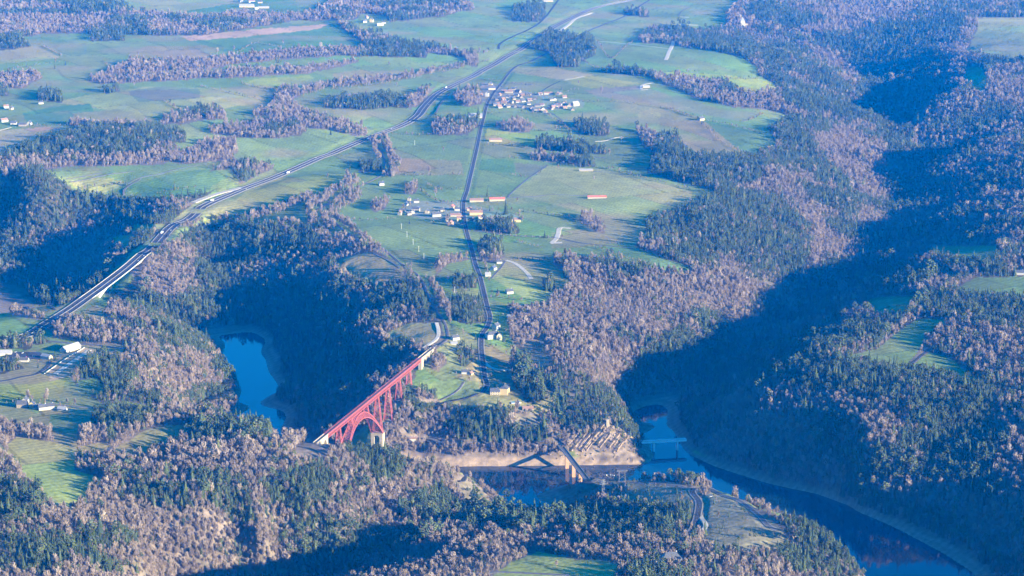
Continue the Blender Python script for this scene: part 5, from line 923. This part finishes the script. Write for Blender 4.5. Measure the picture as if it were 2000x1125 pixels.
# ------------------------------------------------------------------ pylons and poles
def pylon(u, v, h, label, rot=0, arms=True):
    x, y, z = at(u, v); e = empty('power_pylon', (x, y, z), rot); tag(e, label, 'pylon'); mb = MB(); b_ = h*.11
    for sx, sy in ((-1, -1), (1, -1), (1, 1), (-1, 1)): mb.bar((sx*b_, sy*b_, -1), (sx*.7, sy*.7, h), .35)
    n = 6
    for i in range(n):
        k0, k1 = i/n, (i+1)/n; w0, w1 = b_*(1-k0)+.7*k0, b_*(1-k1)+.7*k1
        for a in ((-1, -1, 1, -1), (1, -1, 1, 1), (1, 1, -1, 1), (-1, 1, -1, -1)): mb.bar((a[0]*w0, a[1]*w0, h*k0), (a[2]*w1, a[3]*w1, h*k1), .22); mb.bar((a[2]*w0, a[3]*w0, h*k0), (a[0]*w1, a[1]*w1, h*k1), .22)
    mb.build('tower', 'steel', e)
    for zz, w_ in ((h*.72, 5), (h*.86, 4.2), (h*.98, 3)): mb = MB(); mb.bar((-w_, 0, zz), (w_, 0, zz), .4); mb.bar((-w_, 0, zz), (0, 0, zz+1.6), .25); mb.bar((w_, 0, zz), (0, 0, zz+1.6), .25); mb.build('crossarm', 'steel', e)
pylon(1178, 968, 24, 'grey lattice power pylon standing in front of the shaded hollow', .3)
x, y, z = at(1215, 941); e = empty('power_gantry', (x, y, z), .15); tag(e, 'wide grey H shaped power line gantry behind the heath', 'gantry')
for s in (-1, 1): mb = MB(); mb.bar((s*5, -2, -1), (s*4, 0, 17), .32); mb.bar((s*5, 2, -1), (s*4, 0, 17), .32); mb.bar((s*5, -1.5, 5), (-s*4.5, 1, 11), .2); mb.build('leg', 'steel', e)
mb = MB(); mb.bar((-8.5, 0, 17), (8.5, 0, 17), .45); mb.bar((-8.5, 0, 18.4), (8.5, 0, 18.4), .3); mb.bar((-8.5, 0, 17), (-6, 0, 18.4), .3); mb.bar((8.5, 0, 17), (6, 0, 18.4), .3); mb.build('crossbeam', 'steel', e)
pole0 = None
PL = [(773,444,'E'),(784,449,'E')]; poles = [(784,447),(796,463),(807,477),(818,491),(828,505),(888,572),(901,584),(810,282),(851,607),(1151,975),(907,130),(1380,905),(1402,912)]
pnear = ['in the big field left of the hamlet road','in the small field by the dark plantation','in the meadow under the motorway','on the lake slopes']
M['pole_concrete'] = mat('pole_concrete', (.6, .58, .52), .8)
for i, (u, v) in enumerate([(784,447),(795,463),(807,478),(818,492),(828,506)]+[(888,572),(901,584)]+[(810,283)]+[(1085,1062),(1092,1062)]):
    x, y, z = at(u, v)
    if pole0 is None:
        e = empty('power_pole', (x, y, z)); mb = MB(); mb.bar((0, 0, -1), (0, 0, 12), .55, w2=.4); mb.build('post', 'pole_concrete', e); mb = MB(); mb.bar((-1.4, 0, 11.4), (1.4, 0, 11.4), .3); mb.build('crossarm', 'pole_concrete', e); pole0 = e
    else:
        e = pole0.copy(); C.objects.link(e); e.location = (x, y, z)
        for ch in list(pole0.children): c_ = ch.copy(); C.objects.link(c_); c_.parent = e
    lb = [f'white power pole, {ORDS[i]} from the back of the row across the big field' for i in range(5)]+['white pole left in the meadow below the dark plantation', 'white pole right in the meadow below the dark plantation', 'thin pole alone in the meadow below the motorway', 'left of two poles below the pine stand', 'right of two poles below the pine stand']
    tag(e, lb[i], 'power pole', 'power poles in the fields')
# ------------------------------------------------------------------ vehicles
for n_, c_ in (('white', (.8, .8, .8)), ('silver', (.45, .47, .5)), ('dark', (.04, .045, .06)), ('red', (.5, .04, .04)), ('blue', (.05, .12, .35))): M['paint_'+n_] = mat('paint_'+n_, c_, .3, None, .6)
M['tyre'] = mat('tyre', (.02, .02, .02), .9)
def car_parts(kind):
    P = {}
    if kind == 'car':
        mb = MB(); mb.box((0, 0, .62), (4.3, 1.75, .62), taper=.97); P['body'] = mb
        mb = MB(); mb.box((-.15, 0, 1.2), (2.5, 1.6, .56), taper=.8); P['cabin'] = mb; hw = 1.3
    else:
        mb = MB(); mb.box((-1.5, 0, 2.3), (11.5, 2.5, 2.9)); P['trailer'] = mb; mb = MB(); mb.box((5.8, 0, 1.75), (2.3, 2.45, 2.6), taper=.95); P['cabin'] = mb; hw = 4.6
    W_ = []
    for sx in (-1, 1):
        for sy in (-1, 1):
            mb = MB(); n = 10; r_ = .33 if kind == 'car' else .5; yw = .82 if kind == 'car' else 1.15
            v = [(sx*hw+r_*math.cos(6.283*i/n), sy*yw+d, r_+r_*math.sin(6.283*i/n)) for d in (-.12, .12) for i in range(n)]
            mb.add(v, [tuple(range(n)), tuple(range(2*n-1, n-1, -1))]+[(i, n+i, n+(i+1) % n, (i+1) % n) for i in range(n)]); W_.append(mb)
    return P, W_
CARP = {}
def vehicle(kind, colr, loc, rz, label, group):
    k = (kind, colr)
    if k not in CARP:
        e = empty('lorry' if kind == 'lorry' else 'car', loc, rz); P, W_ = car_parts(kind)
        for n_, mb in P.items(): mb.build(n_, 'window_glass' if (n_ == 'cabin' and kind == 'car') else 'paint_'+colr, e)
        for mb in W_: mb.build('wheel', 'tyre', e)
        CARP[k] = e
    else:
        e0 = CARP[k]; e = e0.copy(); C.objects.link(e); e.location = loc; e.rotation_euler = (0, 0, rz)
        for ch in list(e0.children): c_ = ch.copy(); C.objects.link(c_); c_.parent = e
    tag(e, label, 'lorry' if kind == 'lorry' else 'car', group)
Nm, Dm = normals(MWP)
mv = [(58,655,1,'car','white','near the left edge of the motorway'),(83,642,1,'car','white','second up from the left edge on the motorway'),(230,540,-1,'car','silver','on the middle of the motorway bridge'),(283,503,-1,'car','white','at the far end of the motorway bridge'),(335,456,1,'lorry','white','on the motorway beside the bright cutting'),(347,452,-1,'car','white','on the motorway under the wood edge'),(415,393,1,'lorry','white','on the motorway left of the fork'),(462,368,-1,'car','white','on the motorway past the parking strip'),(505,352,1,'car','dark','on the motorway at the foot of the dark copse'),(555,338,-1,'lorry','white','on the motorway where the lane crosses under'),(620,309,1,'car','white','on the straight motorway below the plain meadow'),(714,272,-1,'lorry','silver','on the motorway above the twin tree rows'),(760,252,1,'car','white','on the motorway just before its bend'),(838,205,-1,'car','white','inside the motorway bend'),(873,172,1,'lorry','white','on the motorway after its bend'),(940,141,-1,'car','white','on the motorway behind the village'),(986,113,1,'car','red','on the motorway at the small slip road'),(1075,62,-1,'car','white','on the motorway below the long wood')]
for (u, v, s, kd, co, wh) in mv:
    x, y, z = at(u, v); i = nearest(MWP, (x, y)); p = MWP[i]; vehicle(kd, co, (float(p[0]+Nm[i, 0]*7*s), float(p[1]+Nm[i, 1]*7*s), float(p[2])+.1), math.atan2(Dm[i, 1], Dm[i, 0])+(0 if s > 0 else math.pi), f'{co} {kd} driving {wh}', 'vehicles on the motorway')
for i, (u, v, co, wh) in enumerate([(1054,596,'white','uppermost of the row near the bungalow'),(1060,598,'silver','second of the row near the bungalow'),(1066,600,'white','third of the row near the bungalow'),(1058,602,'white','front left near the bungalow'),(1064,604,'blue','front right near the bungalow'),(1184,928,'white','left by the bridge head'),(1191,928,'white','middle by the bridge head'),(1198,929,'white','right by the bridge head'),(1389,970,'white','on the lay-by inside the hairpin'),(1375,1032,'red','on the gravel strip beside the hairpin road'),(30,690,'silver','top left on the service parking'),(44,692,'white','top middle on the service parking'),(60,692,'dark','top right on the service parking'),(36,698,'white','lower left on the service parking'),(50,699,'red','lower middle on the service parking'),(66,698,'white','lower right on the service parking')]):
    x, y, z = at(u, v)
    if i > 9: z = max(z, zc)
    vehicle('car', co, (x, y, z+.1), .4*i, f'{co} parked car, {wh}', 'parked cars')
# small white kiosks and boats by the bridge head
M['canvas'] = mat('canvas', (.8, .8, .78), .7)
for i, (u, v) in enumerate([(1177,927),(1186,925),(1194,925),(1203,928)]): one(u, v+2, 9, 6, 3, 20*i, 'pale_roof', 'wall_white', f'small white cabin, {ORDS[i]} from the left beside the end of the road bridge', cat='cabin', name='cabin', group='cabins by the bridge head', chim=False)

for (u, v) in [(905+hr.random()*50, 165+hr.random()*45) for _ in range(14)]+[(960+hr.random()*175, 172+hr.random()*34) for _ in range(46)]+[(790+hr.random()*225, 393+hr.random()*48) for _ in range(40)]+[(880+hr.random()*150, 560+hr.random()*190) for _ in range(70)]+[(20+hr.random()*100, 695+hr.random()*30) for _ in range(16)]+[(30+hr.random()*90, 785+hr.random()*15) for _ in range(10)]:
    x_, y_, z_ = at(u, v)
    if int(math.floor(x_/4))*100000+int(math.floor(y_/4)) in BLOCK: continue
    c_ = hr.random() < .35; TX = np.append(TX, x_); TY = np.append(TY, y_); TZ = np.append(TZ, z_); TU = np.append(TU, u); TV = np.append(TV, v); sc = np.append(sc, hr.uniform(.45, .95)); rot = np.append(rot, hr.random()*6); isc = np.append(isc, c_); isb = np.append(isb, not c_)
# ------------------------------------------------------------------ trees: the nearest as objects, the rest as woods
key = np.floor(TX/4).astype(np.int64)*100000+np.floor(TY/4).astype(np.int64); bl = np.fromiter(BLOCK, dtype=np.int64); free = ~np.isin(key, bl); isc &= free; isb &= free
cf = lib('conifer', CON, 'bark', 'needles'); bf = lib('bare_tree', BAR, 'bark', 'twigs')
CT = [(single(tk, 'conifer_trunk', 'bark'), single(mb, 'conifer_crown', 'needles')) for tk, mb in CON]; BT = [(single(tk, 'bare_trunk', 'bark'), single(mb, 'bare_crown', 'twigs')) for tk, mb in BAR]
def zone(u, v):
    if u < 250: return 'lower left corner wood' if v > 1000 else 'wood left of the near green field'
    if u < 480: return 'slope left of the dark front hollow' if v > 1000 else 'hill under the railway cutting'
    if u < 720: return 'bank over the dark front hollow' if v > 1000 else 'hill at the near foot of the viaduct'
    if u < 960: return 'slope between the front hollow and the pine stand'
    if u < 1240: return 'wood around the bottom centre meadow'
    if u < 1440: return 'wood around the hairpin road'
    return 'wood on the lower right lakeside hill'
def tree(name, label, cat, lib_, k, loc, rz, s, group):
    e = empty(name, loc, rz); e.scale = (s, s, s); tag(e, label, cat, group); a = bpy.data.objects.new('trunk', lib_[k][0]); b = bpy.data.objects.new('crown', lib_[k][1])
    for o in (a, b): C.objects.link(o); o.parent = e
    return e
for sel, lb_, nm, cat, lib_, word in ((isc, CT, 'conifer', 'conifer', CT, 'dark green conifer'), (isb, BT, 'bare_tree', 'bare tree', BT, 'leafless brown tree')):
    order = in_front(sel)[:285 if nm == 'conifer' else 280]
    for i in order:
        zn = zone(TU[i], TV[i]); tree(nm, f'{word} in the near {zn}', cat, lib_, int(RNG.integers(0, len(lib_))), (float(TX[i]), float(TY[i]), float(TZ[i])-.3), float(rot[i]), float(sc[i]), f'{word}s, {zn}')
    sel[order] = False
# single trees standing in the open, each told by its place
LONE = [(1190,303,'b',1.1,'alone in the great pasture'),(775,168,'b',1,'in the meadow left of the motorway bend'),(1098,466,'b',.7,'beside the forked white track'),(640,347,'b',.9,'right of the motorway under the fork'),(1020,434,'b',1.2,'at the end of the dark hamlet grove'),(1090,330,'b',.9,'at the corner of the brown field'),(866,295,'b',.8,'left of the straight road opposite the long house'),(341,371,'c',1.1,'in the sloping left field'),(247,362,'c',1.0,'at the top of the pale farm track'),(646,264,'c',1.0,'in the meadow above the motorway'),(1214,275,'b',.8,'near the narrow creek gully'),(298,145,'c',1.2,'left of the top hedgerow on the left plateau'),(270,110,'b',1.3,'tall over the first hedgerow on the left'),(425,105,'b',1.5,'with pink crown over the first hedgerow'),(457,100,'b',1.5,'pale and tall over the first hedgerow'),(553,86,'b',1.4,'alone right of the first hedgerow'),(128,128,'c',1.0,'small and dark on the left plateau'),(107,135,'c',1.1,'left of the small plateau thicket'),(988,419,'c',1.9,'pointed and dark inside the hamlet'),(1015,419,'b',.9,'by the yellow end house of the hamlet'),(952,384,'c',1.2,'between the two long barns'),(851,382,'b',1.6,'round crowned left of the hamlet road'),(805,372,'b',1.5,'round crowned by the hamlet railway bend'),(838,340,'b',1.4,'round crowned below the brown field'),(1400,378,'b',1.8,'great round crown at the wood corner'),(1385,62,'b',1.1,'by the upper white track'),(1350,1034,'b',.8,'on the verge of the hairpin road'),(1236,1032,'c',1.0,'at the back of the bottom wood'),(1087,1108,'b',.8,'in the bottom centre meadow'),(760,128,'b',1.0,'over the upper stream wood'),(690,62,'b',1.2,'at the upper wood bend'),(1160,352,'b',.8,'right of the brown field'),(1470,420,'b',.8,'at the edge of the big right wood'),(1130,165,'b',.9,'in the pasture right of the village'),(1175,183,'b',1.5,'between the brown field and the village'),(1105,205,'b',1.0,'in front of the village right end'),(55,783,'b',1.3,'behind the left farm'),(92,780,'b',1.2,'right behind the left farm'),(262,168,'b',1,'on the second hedgerow'),(1480,1100,'c',1.1,'on the lower right clearing')]
for (u, v, k, s, wh) in LONE:
    x, y, z = at(u, v); kk = 'c' == k
    tree('conifer' if kk else 'bare_tree', f"{'dark conifer' if kk else 'bare tree'} {wh}", 'conifer' if kk else 'bare tree', CT if kk else BT, int(RNG.integers(0, 4)), (x, y, z-.2), float(RNG.uniform(0, 6)), s*1.25, 'single trees in the open')
# the dense dark clump in the field right of the road
x, y, z = at(1070, 566)
EV = [conifer_mesh(90+i, 23, 4.6, bottom=.02) for i in range(2)]; EVm = [(single(a, 'clump_trunk', 'bark'), single(b, 'clump_crown', 'needles')) for a, b in EV]
k_ = 0
for i in range(9):
    a = i*2.4; r_ = 2.6*math.sqrt(i); tree('conifer', 'dark conifer of the round isolated clump in the field by the curved track', 'conifer', EVm, i % 2, (x+r_*math.cos(a)*1.1, y+r_*math.sin(a)*1.6, z-.4), a, .95, 'conifers of the round field clump')
def forest(name, col, sel, nv, label, cat):
    P = np.stack([TX[sel], TY[sel], TZ[sel]-.3], 1); o = scatter(name, col, P, rot[sel], sc[sel], nv); tag(o, label, cat, kind='stuff'); print(name, len(P)); return o
forest('conifer_forest', cf, isc, len(CON), 'dark conifer woods covering slopes and hills', 'forest')
forest('bare_broadleaf_forest', bf, isb, len(BAR), 'leafless brown broadleaf woods covering slopes and valley sides', 'forest')
# ------------------------------------------------------------------ air
def haze_box(x0, x1, y0, y1, z0_, z1):
    v = [(x, y, z) for z in (z0_, z1) for x, y in ((x0, y0), (x1, y0), (x1, y1), (x0, y1))]
    m = bpy.data.materials.new('haze'); m.use_nodes = True; nt = m.node_tree; nt.nodes.clear(); out = nt.nodes.new('ShaderNodeOutputMaterial'); pv = nt.nodes.new('ShaderNodeVolumePrincipled')
    pv.inputs['Density'].default_value = HAZE_D; pv.inputs['Color'].default_value = HAZE_C; pv.inputs['Absorption Color'].default_value = (1, 1, 1, 1); pv.inputs['Anisotropy'].default_value = 0.0
    nt.links.new(pv.outputs[0], out.inputs['Volume']); M['haze'] = m
    o = mesh_obj('haze', v, [(3, 2, 1, 0), (4, 5, 6, 7), (0, 1, 5, 4), (1, 2, 6, 5), (2, 3, 7, 6), (3, 0, 4, 7)], 'haze'); tag(o, kind='stuff'); return o
HAZE_D = 3.9e-5; HAZE_C = (.0, .26, 1.0, 1)
haze_box(-5600, 5600, -250, 16400, float(FZ.min())-1, HC+25)
